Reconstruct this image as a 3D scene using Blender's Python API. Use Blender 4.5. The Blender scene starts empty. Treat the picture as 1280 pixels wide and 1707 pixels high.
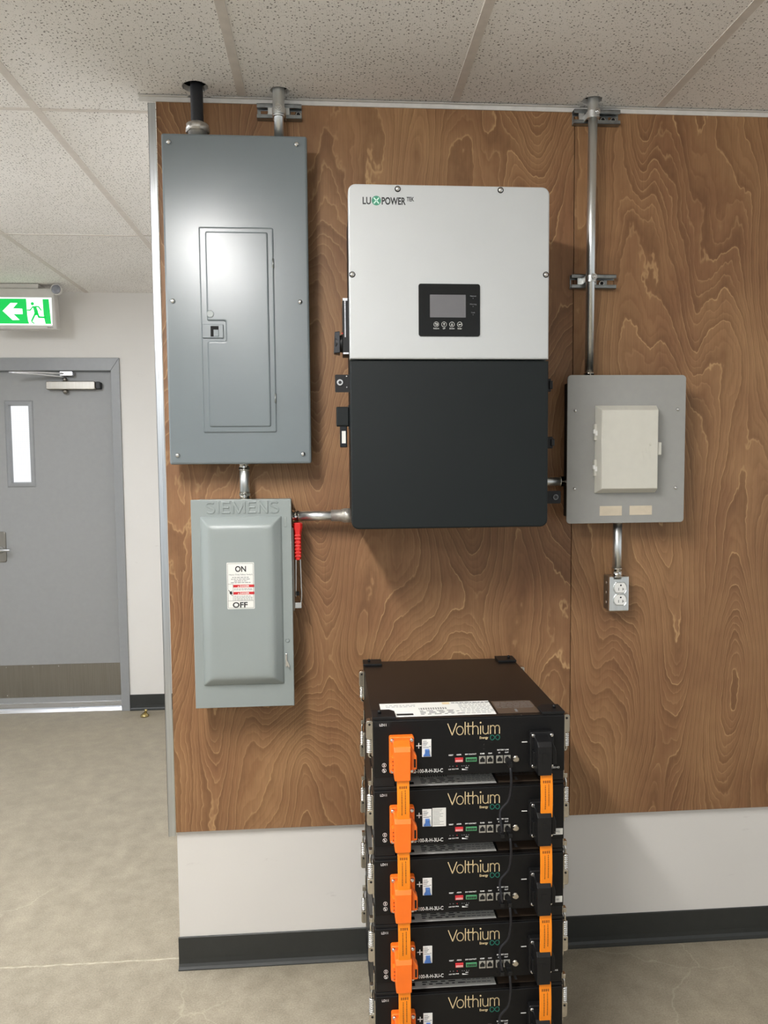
import bpy, bmesh, math, random
from mathutils import Vector, Matrix
random.seed(4)
SC = bpy.context.scene
COL = SC.collection
PI = math.pi

# ------------------------------------------------------------------ camera
FPX = 1254.55
right = Vector((0.99728955, -0.07309792, -0.00838083))
up = Vector((0.01326284, 0.0665599, 0.99769428))
fwd = Vector((0.07237155, 0.99510124, -0.06734898))
cd = bpy.data.cameras.new('camera')
cam = bpy.data.objects.new('camera', cd)
COL.objects.link(cam)
cd.sensor_fit = 'HORIZONTAL'
cd.sensor_width = 36.0
cd.lens = FPX * 36.0 / 1280.0
cd.clip_start = 0.02
m3 = Matrix((right, up, -fwd)).transposed()
cam.matrix_world = Matrix.Translation((0.4781, -2.2556, 1.5617)) @ m3.to_4x4()
SC.camera = cam

# ------------------------------------------------------------------ view, world, lamp settings
SC.view_settings.view_transform = 'Standard'
SC.view_settings.look = 'None'
SC.view_settings.gamma = 1.0
SC.view_settings.use_curve_mapping = False
SC.view_settings.exposure = 0.74
WORLD_STRENGTH = 0.45
LAMP_MAIN = 72.0          # strip light in front of the plywood wall
LAMP_HALL = 58.0           # strip light over the passage by the door
LAMP_FILL = 36.0           # unseen strip lights added as fill, far left and behind the camera
world = bpy.data.worlds.new('world')
SC.world = world
world.use_nodes = True
bg = world.node_tree.nodes['Background']
bg.inputs[0].default_value = (0.93, 0.97, 1.0, 1)
bg.inputs[1].default_value = WORLD_STRENGTH

# ------------------------------------------------------------------ materials
def lin(c):
    out = []
    for v in c:
        v = v / 255.0
        out.append(v / 12.92 if v <= 0.04045 else ((v + 0.055) / 1.055) ** 2.4)
    return (*out, 1.0)

class NT:
    def __init__(s, name):
        s.m = bpy.data.materials.new(name)
        s.m.use_nodes = True
        s.t = s.m.node_tree
        s.b = s.t.nodes['Principled BSDF']
    def n(s, typ, **kw):
        nd = s.t.nodes.new(typ)
        for k, v in kw.items():
            setattr(nd, k, v)
        return nd
    def l(s, a, b):
        s.t.links.new(a, b)
    def math(s, op, a, b=None, clamp=False):
        nd = s.n('ShaderNodeMath', operation=op, use_clamp=clamp)
        for i, v in enumerate((a, b)):
            if v is None: continue
            if isinstance(v, (int, float)): nd.inputs[i].default_value = v
            else: s.l(v, nd.inputs[i])
        return nd.outputs[0]
    def mix(s, fac, a, b, blend='MIX'):
        nd = s.n('ShaderNodeMix', data_type='RGBA', blend_type=blend)
        for i, v in ((0, fac), (6, a), (7, b)):
            if isinstance(v, (int, float)): nd.inputs[i].default_value = v
            elif isinstance(v, tuple): nd.inputs[i].default_value = v
            else: s.l(v, nd.inputs[i])
        return nd.outputs[2]
    def ramp(s, fac, stops, interp='LINEAR'):
        nd = s.n('ShaderNodeValToRGB')
        nd.color_ramp.interpolation = interp
        e = nd.color_ramp.elements
        while len(e) < len(stops): e.new(0.5)
        for el, (p, c) in zip(e, stops):
            el.position = p
            el.color = c if len(c) == 4 else (*c, 1)
        s.l(fac, nd.inputs[0])
        return nd.outputs[0]
    def coord(s, scale=(1, 1, 1), loc=(0, 0, 0)):
        g = s.n('ShaderNodeNewGeometry')
        mp = s.n('ShaderNodeMapping')
        mp.inputs['Scale'].default_value = scale
        mp.inputs['Location'].default_value = loc
        s.l(g.outputs['Position'], mp.inputs[0])
        return mp.outputs[0]
    def noise(s, vec, scale, detail=2.0, rough=0.5, dist=0.0):
        nd = s.n('ShaderNodeTexNoise')
        nd.inputs['Scale'].default_value = scale
        nd.inputs['Detail'].default_value = detail
        nd.inputs['Roughness'].default_value = rough
        nd.inputs['Distortion'].default_value = dist
        s.l(vec, nd.inputs['Vector'])
        return nd.outputs['Fac']
    def bump(s, h, strength, dist=0.001):
        nd = s.n('ShaderNodeBump')
        nd.inputs['Strength'].default_value = strength
        nd.inputs['Distance'].default_value = dist
        s.l(h, nd.inputs['Height'])
        s.l(nd.outputs[0], s.b.inputs['Normal'])

def mat(name, rgb, rough=0.5, metal=0.0, vary=0.06, scale=40.0, bump=0.0, bscale=300.0, coat=0.0, spec=0.5):
    """plain paint, plastic or metal with a faint procedural unevenness"""
    t = NT(name)
    v = t.coord()
    n = t.noise(v, scale, 3.0)
    c = lin(rgb)
    d = tuple(x * (1 - vary) for x in c[:3]) + (1,)
    h = tuple(min(1, x * (1 + vary)) for x in c[:3]) + (1,)
    t.l(t.ramp(n, [(0.3, d), (0.7, h)]), t.b.inputs['Base Color'])
    t.b.inputs['Roughness'].default_value = rough
    t.b.inputs['Metallic'].default_value = metal
    t.b.inputs['Specular IOR Level'].default_value = spec
    t.b.inputs['Coat Weight'].default_value = coat
    if bump > 0:
        t.bump(t.noise(v, bscale, 2.0), bump, 0.0006)
    return t.m

def emis(name, rgb, strength):
    t = NT(name)
    t.b.inputs['Base Color'].default_value = lin(rgb)
    t.b.inputs['Emission Color'].default_value = lin(rgb)
    t.b.inputs['Emission Strength'].default_value = strength
    return t.m

def wood(name, off):
    """rotary-cut birch veneer: contour lines of a stretched field, thin pale growth lines on a stained ground"""
    t = NT(name)
    base = t.noise(t.coord((3.1, 1.0, 0.85), off), 1.0, 0.7, 0.4, 0.25)
    warp = t.noise(t.coord((7.5, 1, 2.2), off), 1.0, 1.0)
    wig = t.noise(t.coord((30.0, 1, 15.0), off), 1.0, 2.0, 0.6)
    s = t.math('ADD', t.math('MULTIPLY', base, 29.0), t.math('MULTIPLY', warp, 3.4))
    s = t.math('ADD', s, t.math('MULTIPLY', wig, 0.50))
    # ground: slow cloudy stain, warmer and darker in patches
    big = t.noise(t.coord((1.7, 1, 1.1), off), 1.5, 4.0, 0.62)
    c = t.ramp(big, [(0.28, lin((121, 84, 58))), (0.50, lin((144, 107, 74))), (0.72, lin((164, 127, 89)))])
    # early/late wood shading across each ring
    fr = t.math('FRACT', s)
    sh = t.ramp(fr, [(0.0, (1.05, 1.05, 1.04)), (0.5, (1.03, 1.02, 1.01)), (0.9, (0.84, 0.82, 0.79)), (1.0, (1.05, 1.05, 1.04))])
    c = t.mix(1.0, c, sh, 'MULTIPLY')
    f2 = t.math('FRACT', t.math('MULTIPLY', s, 3.0))
    s2 = t.ramp(f2, [(0.0, (1.06, 1.06, 1.06)), (0.45, (1.0, 1.0, 1.0)), (0.85, (0.90, 0.88, 0.86)), (1.0, (1.06, 1.06, 1.06))])
    c = t.mix(0.9, c, s2, 'MULTIPLY')
    # pale growth lines, some strong, some nearly absent
    m1 = t.ramp(t.noise(t.coord((5.0, 1, 3.0), off), 1.2, 2.0), [(0.36, (0.12, 0.12, 0.12)), (0.62, (0.75, 0.75, 0.75))])
    l1 = t.ramp(fr, [(0.0, (0.8, 0.8, 0.8)), (0.028, (0, 0, 0)), (0.965, (0, 0, 0)), (0.985, (1, 1, 1))])
    l2 = t.ramp(f2, [(0.0, (0.7, 0.7, 0.7)), (0.12, (0, 0, 0)), (0.90, (0, 0, 0)), (0.97, (1, 1, 1))])
    m2 = t.ramp(t.noise(t.coord((4.0, 1, 2.0), tuple(x + 7 for x in off)), 1.2, 2.0), [(0.42, (0.0, 0.0, 0.0)), (0.66, (0.42, 0.42, 0.42))])
    pale = t.math('MAXIMUM', t.math('MULTIPLY', l1, m1), t.math('MULTIPLY', l2, m2))
    c = t.mix(pale, c, lin((196, 160, 114)))
    # fibres and pores
    fib = t.noise(t.coord((300.0, 1, 8.0), off), 1.0, 3.0, 0.7)
    c = t.mix(1.0, c, t.ramp(fib, [(0.25, (0.84, 0.84, 0.84)), (0.75, (1.13, 1.13, 1.13))]), 'MULTIPLY')
    por = t.noise(t.coord((520.0, 1, 40.0), off), 1.0, 1.0)
    c = t.mix(1.0, c, t.ramp(por, [(0.66, (1, 1, 1)), (0.76, (0.80, 0.78, 0.76))]), 'MULTIPLY')
    t.l(c, t.b.inputs['Base Color'])
    t.b.inputs['Roughness'].default_value = 0.48
    t.b.inputs['Specular IOR Level'].default_value = 0.35
    t.bump(fib, 0.12, 0.0006)
    return t.m

def concrete(name):
    t = NT(name)
    v = t.coord()
    big = t.noise(v, 1.7, 4.0, 0.6)
    mid = t.noise(v, 14.0, 4.0, 0.65)
    spk = t.noise(v, 210.0, 2.0, 0.7)
    c = t.ramp(big, [(0.3, lin((146, 137, 120))), (0.7, lin((168, 158, 138)))])
    c = t.mix(0.5, c, t.ramp(mid, [(0.3, lin((132, 124, 108))), (0.7, lin((176, 167, 148)))]))
    c = t.mix(1.0, c, t.ramp(spk, [(0.3, (0.80, 0.80, 0.80)), (0.7, (1.15, 1.15, 1.15))]), 'MULTIPLY')
    # hairline cracks
    warp = t.n('ShaderNodeVectorMath', operation='ADD')
    nz = t.n('ShaderNodeTexNoise'); nz.inputs['Scale'].default_value = 6.0; nz.inputs['Detail'].default_value = 4.0
    t.l(v, nz.inputs['Vector'])
    sc = t.n('ShaderNodeVectorMath', operation='SCALE'); sc.inputs['Scale'].default_value = 0.16
    t.l(nz.outputs['Color'], sc.inputs[0]); t.l(v, warp.inputs[0]); t.l(sc.outputs[0], warp.inputs[1])
    vo = t.n('ShaderNodeTexVoronoi', feature='DISTANCE_TO_EDGE'); vo.inputs['Scale'].default_value = 1.9
    t.l(warp.outputs[0], vo.inputs['Vector'])
    crack = t.ramp(vo.outputs['Distance'], [(0.0, (1, 1, 1)), (0.006, (0, 0, 0))])
    msk = t.ramp(t.noise(v, 1.1, 2.0), [(0.52, (0, 0, 0)), (0.62, (1, 1, 1))])
    f = t.math('MULTIPLY', crack, msk)
    # control joint, a pale dusty line across the floor
    sep = t.n('ShaderNodeSeparateXYZ'); t.l(v, sep.inputs[0])
    wob = t.math('MULTIPLY', t.math('SUBTRACT', t.noise(v, 24.0, 3.0), 0.5), 0.012)
    d = t.math('ABSOLUTE', t.math('SUBTRACT', t.math('ADD', sep.outputs[1], wob), 0.064))
    jn = t.math('LESS_THAN', d, 0.0035)
    jn = t.math('MULTIPLY', jn, t.ramp(t.noise(v, 30.0, 3.0), [(0.35, (0.25, 0.25, 0.25)), (0.6, (1, 1, 1))]))
    f = t.math('MAXIMUM', t.math('MULTIPLY', f, 0.30), t.math('MULTIPLY', jn, 0.75))
    c = t.mix(f, c, lin((206, 198, 176)))
    t.l(c, t.b.inputs['Base Color'])
    t.l(t.ramp(mid, [(0.3, (0.42, 0.42, 0.42)), (0.7, (0.60, 0.60, 0.60))]), t.b.inputs['Roughness'])
    t.b.inputs['Specular IOR Level'].default_value = 0.4
    t.bump(spk, 0.08, 0.0008)
    return t.m

def tile(name):
    t = NT(name)
    v = t.coord()
    nz = t.n('ShaderNodeTexNoise'); nz.inputs['Scale'].default_value = 55.0; nz.inputs['Detail'].default_value = 2.0
    t.l(v, nz.inputs['Vector'])
    sc = t.n('ShaderNodeVectorMath', operation='SCALE'); sc.inputs['Scale'].default_value = 0.012
    ad = t.n('ShaderNodeVectorMath', operation='ADD')
    t.l(nz.outputs['Color'], sc.inputs[0]); t.l(v, ad.inputs[0]); t.l(sc.outputs[0], ad.inputs[1])
    holes = []
    for sc_, th, keep in ((92.0, 0.20, 0.50), (190.0, 0.20, 0.62)):
        vo = t.n('ShaderNodeTexVoronoi'); vo.inputs['Scale'].default_value = sc_
        vo.voronoi_dimensions = '2D'
        t.l(ad.outputs[0], vo.inputs['Vector'])
        pit = t.ramp(vo.outputs['Distance'], [(th * 0.7, (1, 1, 1)), (th, (0, 0, 0))])
        sp = t.n('ShaderNodeSeparateColor'); t.l(vo.outputs['Color'], sp.inputs[0])
        holes.append(t.math('MULTIPLY', pit, t.math('GREATER_THAN', sp.outputs[0], keep)))
    h = t.math('MAXIMUM', holes[0], t.math('MULTIPLY', holes[1], 0.7))
    base = t.ramp(t.noise(v, 3.0, 3.0), [(0.3, lin((236, 233, 228))), (0.7, lin((243, 240, 236)))])
    c = t.mix(t.math('MULTIPLY', h, 0.85), base, lin((92, 84, 76)))
    t.l(c, t.b.inputs['Base Color'])
    t.b.inputs['Roughness'].default_value = 0.95
    t.b.inputs['Specular IOR Level'].default_value = 0.15
    t.bump(t.math('SUBTRACT', t.math('MULTIPLY', t.noise(v, 160.0, 3.0), 0.4), h), 0.35, 0.0015)
    return t.m

def wallpaint(name, rgb):
    t = NT(name)
    v = t.coord()
    c = lin(rgb)
    base = t.ramp(t.noise(v, 2.2, 3.0), [(0.3, tuple(x * 0.975 for x in c[:3])), (0.7, tuple(min(1, x * 1.02) for x in c[:3]))])
    # faint scuffs
    sm = t.noise(t.coord((9.0, 9.0, 26.0)), 1.0, 4.0, 0.7)
    sk = t.ramp(sm, [(0.66, (0, 0, 0)), (0.74, (1, 1, 1))])
    c2 = t.mix(t.math('MULTIPLY', sk, 0.16), base, lin((150, 140, 136)))
    t.l(c2, t.b.inputs['Base Color'])
    t.b.inputs['Roughness'].default_value = 0.55
    t.b.inputs['Specular IOR Level'].default_value = 0.3
    t.bump(t.noise(v, 420.0, 2.0), 0.08, 0.0006)
    return t.m

def brushed(name, rgb, rough, scale=(4, 4, 300), vary=0.1):
    t = NT(name)
    n = t.noise(t.coord(scale), 1.0, 3.0, 0.6)
    c = lin(rgb)
    t.l(t.ramp(n, [(0.3, tuple(x * (1 - vary) for x in c[:3])), (0.7, tuple(min(1, x * (1 + vary)) for x in c[:3]))]), t.b.inputs['Base Color'])
    t.b.inputs['Metallic'].default_value = 1.0
    t.l(t.ramp(n, [(0.3, (rough * 0.85,) * 3), (0.7, (rough * 1.15,) * 3)]), t.b.inputs['Roughness'])
    return t.m

def wired(name):
    t = NT(name)
    sep = t.n('ShaderNodeSeparateXYZ'); t.l(t.coord(), sep.inputs[0])
    g = None
    for i in (0, 2):
        fr = t.math('FRACT', t.math('MULTIPLY', sep.outputs[i], 80.0))
        ln = t.math('LESS_THAN', fr, 0.13)
        g = ln if g is None else t.math('MAXIMUM', g, ln)
    c = t.mix(g, lin((252, 253, 255)), lin((214, 217, 222)))
    t.l(c, t.b.inputs['Emission Color'])
    t.b.inputs['Base Color'].default_value = lin((120, 122, 125))
    t.b.inputs['Emission Strength'].default_value = 0.57
    t.b.inputs['Roughness'].default_value = 0.08
    return t.m

MT = {}
MT['ply_a'] = wood('plywood stain', (0.3, 0, 1.7))
MT['ply_b'] = wood('plywood stain paler figure', (3.9, 2.0, 5.2))
MT['floor'] = concrete('sealed concrete')
MT['tile'] = tile('fissured ceiling tile')
MT['plenum'] = mat('ceiling void', (26, 24, 22), 0.95)
MT['tbar'] = mat('painted ceiling grid', (214, 207, 199), 0.5)
MT['angle'] = mat('painted wall angle', (214, 211, 205), 0.4)
MT['wall'] = wallpaint('white wall paint', (226, 223, 218))
MT['base'] = mat('dark rubber base', (46, 48, 46), 0.45, bump=0.1)
MT['bead'] = brushed('galvanised edge trim', (205, 210, 214), 0.32, (300, 300, 3))
MT['doorgrey'] = mat('grey door paint', (150, 151, 150), 0.42, vary=0.02)
MT['framegrey'] = mat('grey frame paint', (146, 148, 149), 0.38, vary=0.02)
MT['steel'] = brushed('brushed stainless', (150, 146, 138), 0.34, (260, 260, 4))
MT['alu'] = brushed('bright aluminium', (218, 220, 224), 0.3)
MT['zinc'] = brushed('zinc conduit', (226, 229, 228), 0.34, (60, 60, 7), 0.10)
MT['zincdull'] = brushed('dull galvanised', (158, 162, 162), 0.36, (60, 60, 60), 0.15)
MT['cast'] = mat('cast fitting', (196, 192, 184), 0.45, 0.85, 0.12, 120, 0.2)
MT['screw'] = mat('bright screw', (226, 226, 224), 0.22, 1.0)
MT['chrome'] = mat('nickel plating', (205, 200, 190), 0.2, 1.0, 0.1)
MT['panelgrey'] = mat('panel enamel', (112, 121, 124), 0.27, 0.0, 0.03, 6.0, spec=0.55)
MT['switchgrey'] = mat('switch enamel', (143, 151, 149), 0.36, 0.0, 0.02, 6.0)
MT['boxgrey'] = mat('warm grey enamel', (158, 158, 154), 0.42, 0.0, 0.02)
MT['beige'] = mat('beige plastic', (212, 210, 199), 0.4, 0.0, 0.02)
MT['cream'] = mat('cream blank', (212, 200, 178), 0.5)
MT['invgrey'] = mat('silver powder coat', (190, 193, 193), 0.42, 0.15, 0.015, 8.0, 0.12, 900)
MT['invdark'] = mat('charcoal powder coat', (18, 24, 25), 0.55, 0.0, 0.03, 8.0, 0.15, 900, spec=0.3)
MT['black'] = mat('black plastic', (20, 20, 21), 0.45, bump=0.05, spec=0.35)
MT['blackgloss'] = mat('black gloss panel', (18, 21, 23), 0.16)
MT['screen'] = mat('unlit lcd', (104, 104, 106), 0.3, vary=0.02)
MT['slot'] = mat('dark recess', (10, 10, 10), 0.8)
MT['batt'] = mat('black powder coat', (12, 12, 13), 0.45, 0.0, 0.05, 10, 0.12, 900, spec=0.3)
MT['batttop'] = mat('black powder coat with painted reflection', (22, 19, 17), 0.36, 0.0, 0.05, 10, 0.12, 900)  # case black made browner for the lid; wood reflection put into the colour
MT['orange'] = mat('orange plastic', (250, 118, 30), 0.42, vary=0.02)
MT['orangecable'] = mat('orange flat cable', (250, 142, 18), 0.5, vary=0.02)
MT['white'] = mat('white print', (238, 238, 236), 0.5, vary=0.01)
MT['paper'] = mat('white label', (232, 232, 226), 0.45, vary=0.01)
MT['brownlabel'] = mat('brown label', (86, 72, 60), 0.4)
MT['gold'] = mat('pale gold print', (226, 204, 158), 0.45, vary=0.02)
MT['teal'] = mat('teal print', (42, 128, 110), 0.45, vary=0.02)
MT['green'] = mat('green logo', (66, 140, 112), 0.45, vary=0.02)
MT['mint'] = mat('mint logo mark', (196, 228, 214), 0.45, vary=0.02)
MT['ink'] = mat('dark ink', (34, 35, 36), 0.5, vary=0.02)
MT['greyink'] = mat('grey ink', (120, 122, 124), 0.5, vary=0.02)
MT['red'] = mat('red plastic', (214, 30, 24), 0.35, vary=0.03)
MT['redprint'] = mat('red print', (198, 34, 38), 0.45, vary=0.02)
MT['dip'] = mat('red dip switch', (206, 52, 58), 0.4)
MT['pinkwhite'] = mat('pale switch levers', (240, 196, 192), 0.4)
MT['terminal'] = mat('green terminal', (84, 158, 110), 0.4)
MT['blue'] = mat('blue toggle', (72, 116, 186), 0.4)
MT['port'] = mat('port shell', (188, 186, 178), 0.35, 0.6)
MT['signhouse'] = mat('sign housing', (206, 203, 198), 0.45, vary=0.02)
MT['signgreen'] = emis('lit green', (0, 182, 76), 0.50)
MT['signwhite'] = emis('lit white', (245, 255, 250), 0.60)
MT['lens'] = mat('lamp lens', (150, 152, 162), 0.12, 0.4)
MT['cable'] = mat('black jacket', (24, 25, 30), 0.5, bump=0.05)
MT['outlet'] = mat('white outlet', (240, 240, 236), 0.35, vary=0.01)
MT['brass'] = mat('worn brass', (190, 172, 120), 0.25, 1.0)
MT['wire'] = wired('wired lit glass')
MT['diffuse_main'] = emis('lamp diffuser', (255, 253, 251), LAMP_MAIN)
MT['diffuse_hall'] = emis('lamp diffuser hall', (242, 247, 255), LAMP_HALL)
MT['diffuse_fill'] = emis('lamp diffuser added fill', (255, 253, 252), LAMP_FILL)

# ------------------------------------------------------------------ mesh building
def rrect(x0, z0, x1, z1, r=0.0, n=6):
    """counter-clockwise outline in x,z"""
    if r <= 0: return [(x0, z0), (x1, z0), (x1, z1), (x0, z1)]
    out = []
    for cx, cz, a in ((x1 - r, z0 + r, -PI / 2), (x1 - r, z1 - r, 0), (x0 + r, z1 - r, PI / 2), (x0 + r, z0 + r, PI)):
        for i in range(n + 1):
            t = a + PI / 2 * i / n
            out.append((cx + r * math.cos(t), cz + r * math.sin(t)))
    return out

def inset(poly, d):
    """offset a ccw outline inwards by d"""
    n = len(poly); out = []
    for i in range(n):
        p0 = Vector(poly[i - 1]); p1 = Vector(poly[i]); p2 = Vector(poly[(i + 1) % n])
        e1 = (p1 - p0).normalized(); e2 = (p2 - p1).normalized()
        n1 = Vector((-e1.y, e1.x)); n2 = Vector((-e2.y, e2.x))
        k = 1 + n1.dot(n2)
        q = p1 + (n1 + n2) * (d / max(k, 0.2))
        out.append((q.x, q.y))
    return out

class MB:
    def __init__(s):
        s.bm = bmesh.new()
        s.smooth = []
    def box(s, x0, y0, z0, x1, y1, z1):
        if x0 > x1: x0, x1 = x1, x0
        if y0 > y1: y0, y1 = y1, y0
        if z0 > z1: z0, z1 = z1, z0
        v = [s.bm.verts.new(c) for c in ((x0, y0, z0), (x1, y0, z0), (x1, y1, z0), (x0, y1, z0), (x0, y0, z1), (x1, y0, z1), (x1, y1, z1), (x0, y1, z1))]
        for f in ((3, 2, 1, 0), (4, 5, 6, 7), (0, 1, 5, 4), (1, 2, 6, 5), (2, 3, 7, 6), (3, 0, 4, 7)):
            s.bm.faces.new([v[i] for i in f])
        return s
    def loft(s, rings, cap0=True, cap1=True, smooth=False):
        """rings: list of lists of 3-D points, each of the same length"""
        rv = [[s.bm.verts.new(p) for p in r] for r in rings]
        n = len(rv[0])
        for a, b in zip(rv, rv[1:]):
            for i in range(n):
                f = s.bm.faces.new((a[i], a[(i + 1) % n], b[(i + 1) % n], b[i]))
                if smooth: s.smooth.append(f)
        if cap0: s.bm.faces.new(list(reversed(rv[0])))
        if cap1: s.bm.faces.new(rv[-1])
        return s
    def plate(s, poly, y0, y1, edge=0.0):
        """outline in x,z from the back y0 to the front y1 (y1 < y0), optional chamfer"""
        r = [[(x, y0, z) for x, z in poly]]
        if edge > 0:
            r.append([(x, y1 + edge, z) for x, z in poly])
            q = inset(poly, edge * 0.3); r.append([(x, y1 + edge * 0.3, z) for x, z in q])
            q = inset(poly, edge); r.append([(x, y1, z) for x, z in q])
        else:
            r.append([(x, y1, z) for x, z in poly])
        return s.loft(r)
    def slab(s, poly, z0, z1):
        """outline in x,y extruded in z"""
        return s.loft([[(x, y, z0) for x, y in poly], [(x, y, z1) for x, y in poly]])
    def cyl(s, a, b, r0, r1=None, n=20, caps=True):
        r1 = r0 if r1 is None else r1
        return s.lathe(a, b, [(0, r0), (1, r1)], n, caps)
    def lathe(s, a, b, prof, n=20, caps=True):
        a = Vector(a); b = Vector(b); d = b - a
        q = d.to_track_quat('Z', 'Y'); L = d.length
        rings = []
        for t, r in prof:
            rings.append([a + q @ Vector((r * math.cos(2 * PI * i / n), r * math.sin(2 * PI * i / n), t * L)) for i in range(n)])
        return s.loft(rings, caps, caps, True)
    def tube(s, pts, r, n=12, samples=8, flat=None):
        P = [Vector(p) for p in pts]
        c = []
        for i in range(len(P) - 1):
            p0 = P[max(i - 1, 0)]; p1 = P[i]; p2 = P[i + 1]; p3 = P[min(i + 2, len(P) - 1)]
            for k in range(samples):
                t = k / samples
                c.append(0.5 * ((2 * p1) + (p2 - p0) * t + (2 * p0 - 5 * p1 + 4 * p2 - p3) * t * t + (3 * p1 - p0 - 3 * p2 + p3) * t ** 3))
        c.append(P[-1])
        rings = []; ref = Vector((0, 0, 1)) if abs((c[1] - c[0]).normalized().z) < 0.9 else Vector((1, 0, 0))
        for i, p in enumerate(c):
            d = (c[min(i + 1, len(c) - 1)] - c[max(i - 1, 0)]).normalized()
            u = (ref - d * ref.dot(d)).normalized(); w = d.cross(u); ref = u
            if flat:
                rings.append([p + u * flat[0] * a + w * flat[1] * b for a, b in ((1, 1), (-1, 1), (-1, -1), (1, -1))])
            else:
                rings.append([p + u * r * math.cos(2 * PI * k / n) + w * r * math.sin(2 * PI * k / n) for k in range(n)])
        return s.loft(rings, True, True, flat is None)
    def ribbon(s, lines, w, y, t=0.0003):
        """flat strokes of width w in the x,z plane, standing t proud of y"""
        for ln in lines:
            for (x0, z0), (x1, z1) in zip(ln, ln[1:]):
                d = Vector((x1 - x0, z1 - z0))
                if d.length < 1e-7: continue
                d.normalize(); nx, nz = -d.y * w / 2, d.x * w / 2
                ex, ez = d.x * w * 0.25, d.y * w * 0.25
                p = [(x0 - nx - ex, z0 - nz - ez), (x1 - nx + ex, z1 - nz + ez), (x1 + nx + ex, z1 + nz + ez), (x0 + nx - ex, z0 + nz - ez)]
                s.plate(p, y, y - t)
        return s
    def build(s, name, material, parent=None, bevel=0.0, seg=2, sm=True):
        bm = s.bm
        if parent is not None:
            off = Vector(parent.get('_o', (0, 0, 0)))
            bmesh.ops.translate(bm, vec=-off, verts=bm.verts)
        bmesh.ops.recalc_face_normals(bm, faces=bm.faces)
        for f in s.smooth:
            if f.is_valid: f.smooth = True
        me = bpy.data.meshes.new(name)
        bm.to_mesh(me); bm.free()
        o = bpy.data.objects.new(name, me)
        COL.objects.link(o)
        me.materials.append(MT[material] if isinstance(material, str) else material)
        if parent is not None:
            o.parent = parent
            o['_o'] = parent.get('_o', (0, 0, 0))
        if bevel > 0:
            b = o.modifiers.new('bevel', 'BEVEL')
            b.width = bevel; b.segments = seg; b.limit_method = 'ANGLE'; b.angle_limit = math.radians(40)
            b.harden_normals = False
        return o

def settle(o, base):
    """move a finished top-level mesh so its origin sits at its base"""
    base = Vector(base)
    o.data.transform(Matrix.Translation(-base))
    o.location = base
    return o

def text(name, body, x, z, y, size, material, parent, ext=0.0002, align='LEFT', bevel=0.0, space=1.0, width=None, bold=0.0, rot=0.0):
    cu = bpy.data.curves.new(name, 'FONT')
    cu.body = body; cu.size = size; cu.extrude = ext; cu.align_x = align
    cu.bevel_depth = bevel; cu.space_character = space; cu.offset = bold; cu.resolution_u = 4
    ob = bpy.data.objects.new('text_tmp', cu)
    COL.objects.link(ob)
    dg = bpy.context.evaluated_depsgraph_get()
    me = bpy.data.meshes.new_from_object(ob.evaluated_get(dg))
    bpy.data.objects.remove(ob); bpy.data.curves.remove(cu)
    xs = [v.co.x for v in me.vertices]
    if width and xs:
        w = max(xs) - min(xs); x_min = min(xs)
        for v in me.vertices: v.co.x = (v.co.x - x_min) * width / w
    me.transform(Matrix.Rotation(rot, 4, 'Z'))
    me.transform(Matrix.Rotation(PI / 2, 4, 'X'))
    off = Vector(parent.get('_o', (0, 0, 0)))
    me.transform(Matrix.Translation(Vector((x, y, z)) - off))
    me.name = name
    me.materials.clear(); me.materials.append(MT[material])
    o = bpy.data.objects.new(name, me)
    COL.objects.link(o)
    o.parent = parent
    o['_o'] = parent.get('_o', (0, 0, 0))
    return o

def thing(name, label, cat, base, group=None):
    o = bpy.data.objects.new(name, None)
    o.empty_display_size = 0.05
    COL.objects.link(o)
    o.location = base; o['_o'] = tuple(base)
    o['label'] = label; o['category'] = cat
    if group: o['group'] = group
    return o

def tag(o, label, cat, group=None):
    o['label'] = label; o['category'] = cat
    if group: o['group'] = group
    return o

def struct(o, label, cat):
    o['kind'] = 'structure'; o['label'] = label; o['category'] = cat
    return o

def screws(parent, pts, y, r=0.0065, h=0.005, name='screw', material='screw'):
    for x, z in pts:
        m = MB().lathe((x, y, z), (x, y - h, z), [(0, r), (0.35, r), (0.75, r * 0.75), (1, r * 0.3)], 14)
        m.build(name, material, parent)

# ================================================================== SETTING
HC = 2.603
YD = 2.527     # wall with the door
DRY = 0.018    # face of the plasterboard behind the plywood

struct(MB().box(-4.2, -6.0, -0.1, 4.2, YD + 0.35, 0.0).build('floor', 'floor'), 'bare sealed concrete floor with hairline cracks', 'floor')

# ceiling: a tile plane with three real openings for the pipes, tile edges and a dark void above
HOLES = [(0.126, -0.062, 0.028, 0.02), (0.352, -0.050, 0.021, 0.012), (1.258, -0.045, 0.022, 0.012)]
bm = bmesh.new()
def loop(pts):
    vs = [bm.verts.new(p) for p in pts]
    return [bm.edges.new((vs[i], vs[(i + 1) % len(vs)])) for i in range(len(vs))]
edges = loop([(-4.2, -6, HC), (4.2, -6, HC), (4.2, YD + 0.35, HC), (-4.2, YD + 0.35, HC)])
holeloops = []
for i, (hx, hy, r, jag) in enumerate(HOLES):
    pts = []
    for k in range(22):
        a = 2 * PI * k / 22
        rr = r + 0.003 + jag * 0.5 * max(0, math.cos(a - (2.6, 0.5, 2.8)[i])) + 0.0015 * random.random()
        pts.append((hx + rr * math.cos(a), hy + min(rr * math.sin(a), 0.036), HC))
    e = loop(pts); edges += e; holeloops.append(e)
bmesh.ops.triangle_fill(bm, use_beauty=True, use_dissolve=False, edges=edges)
ex = []
for e in holeloops:
    r = bmesh.ops.extrude_edge_only(bm, edges=e)
    ex += [v for v in r['geom'] if isinstance(v, bmesh.types.BMVert)]
bmesh.ops.translate(bm, vec=(0, 0, 0.016), verts=ex)
mbc = MB(); mbc.bm.free(); mbc.bm = bm
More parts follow.
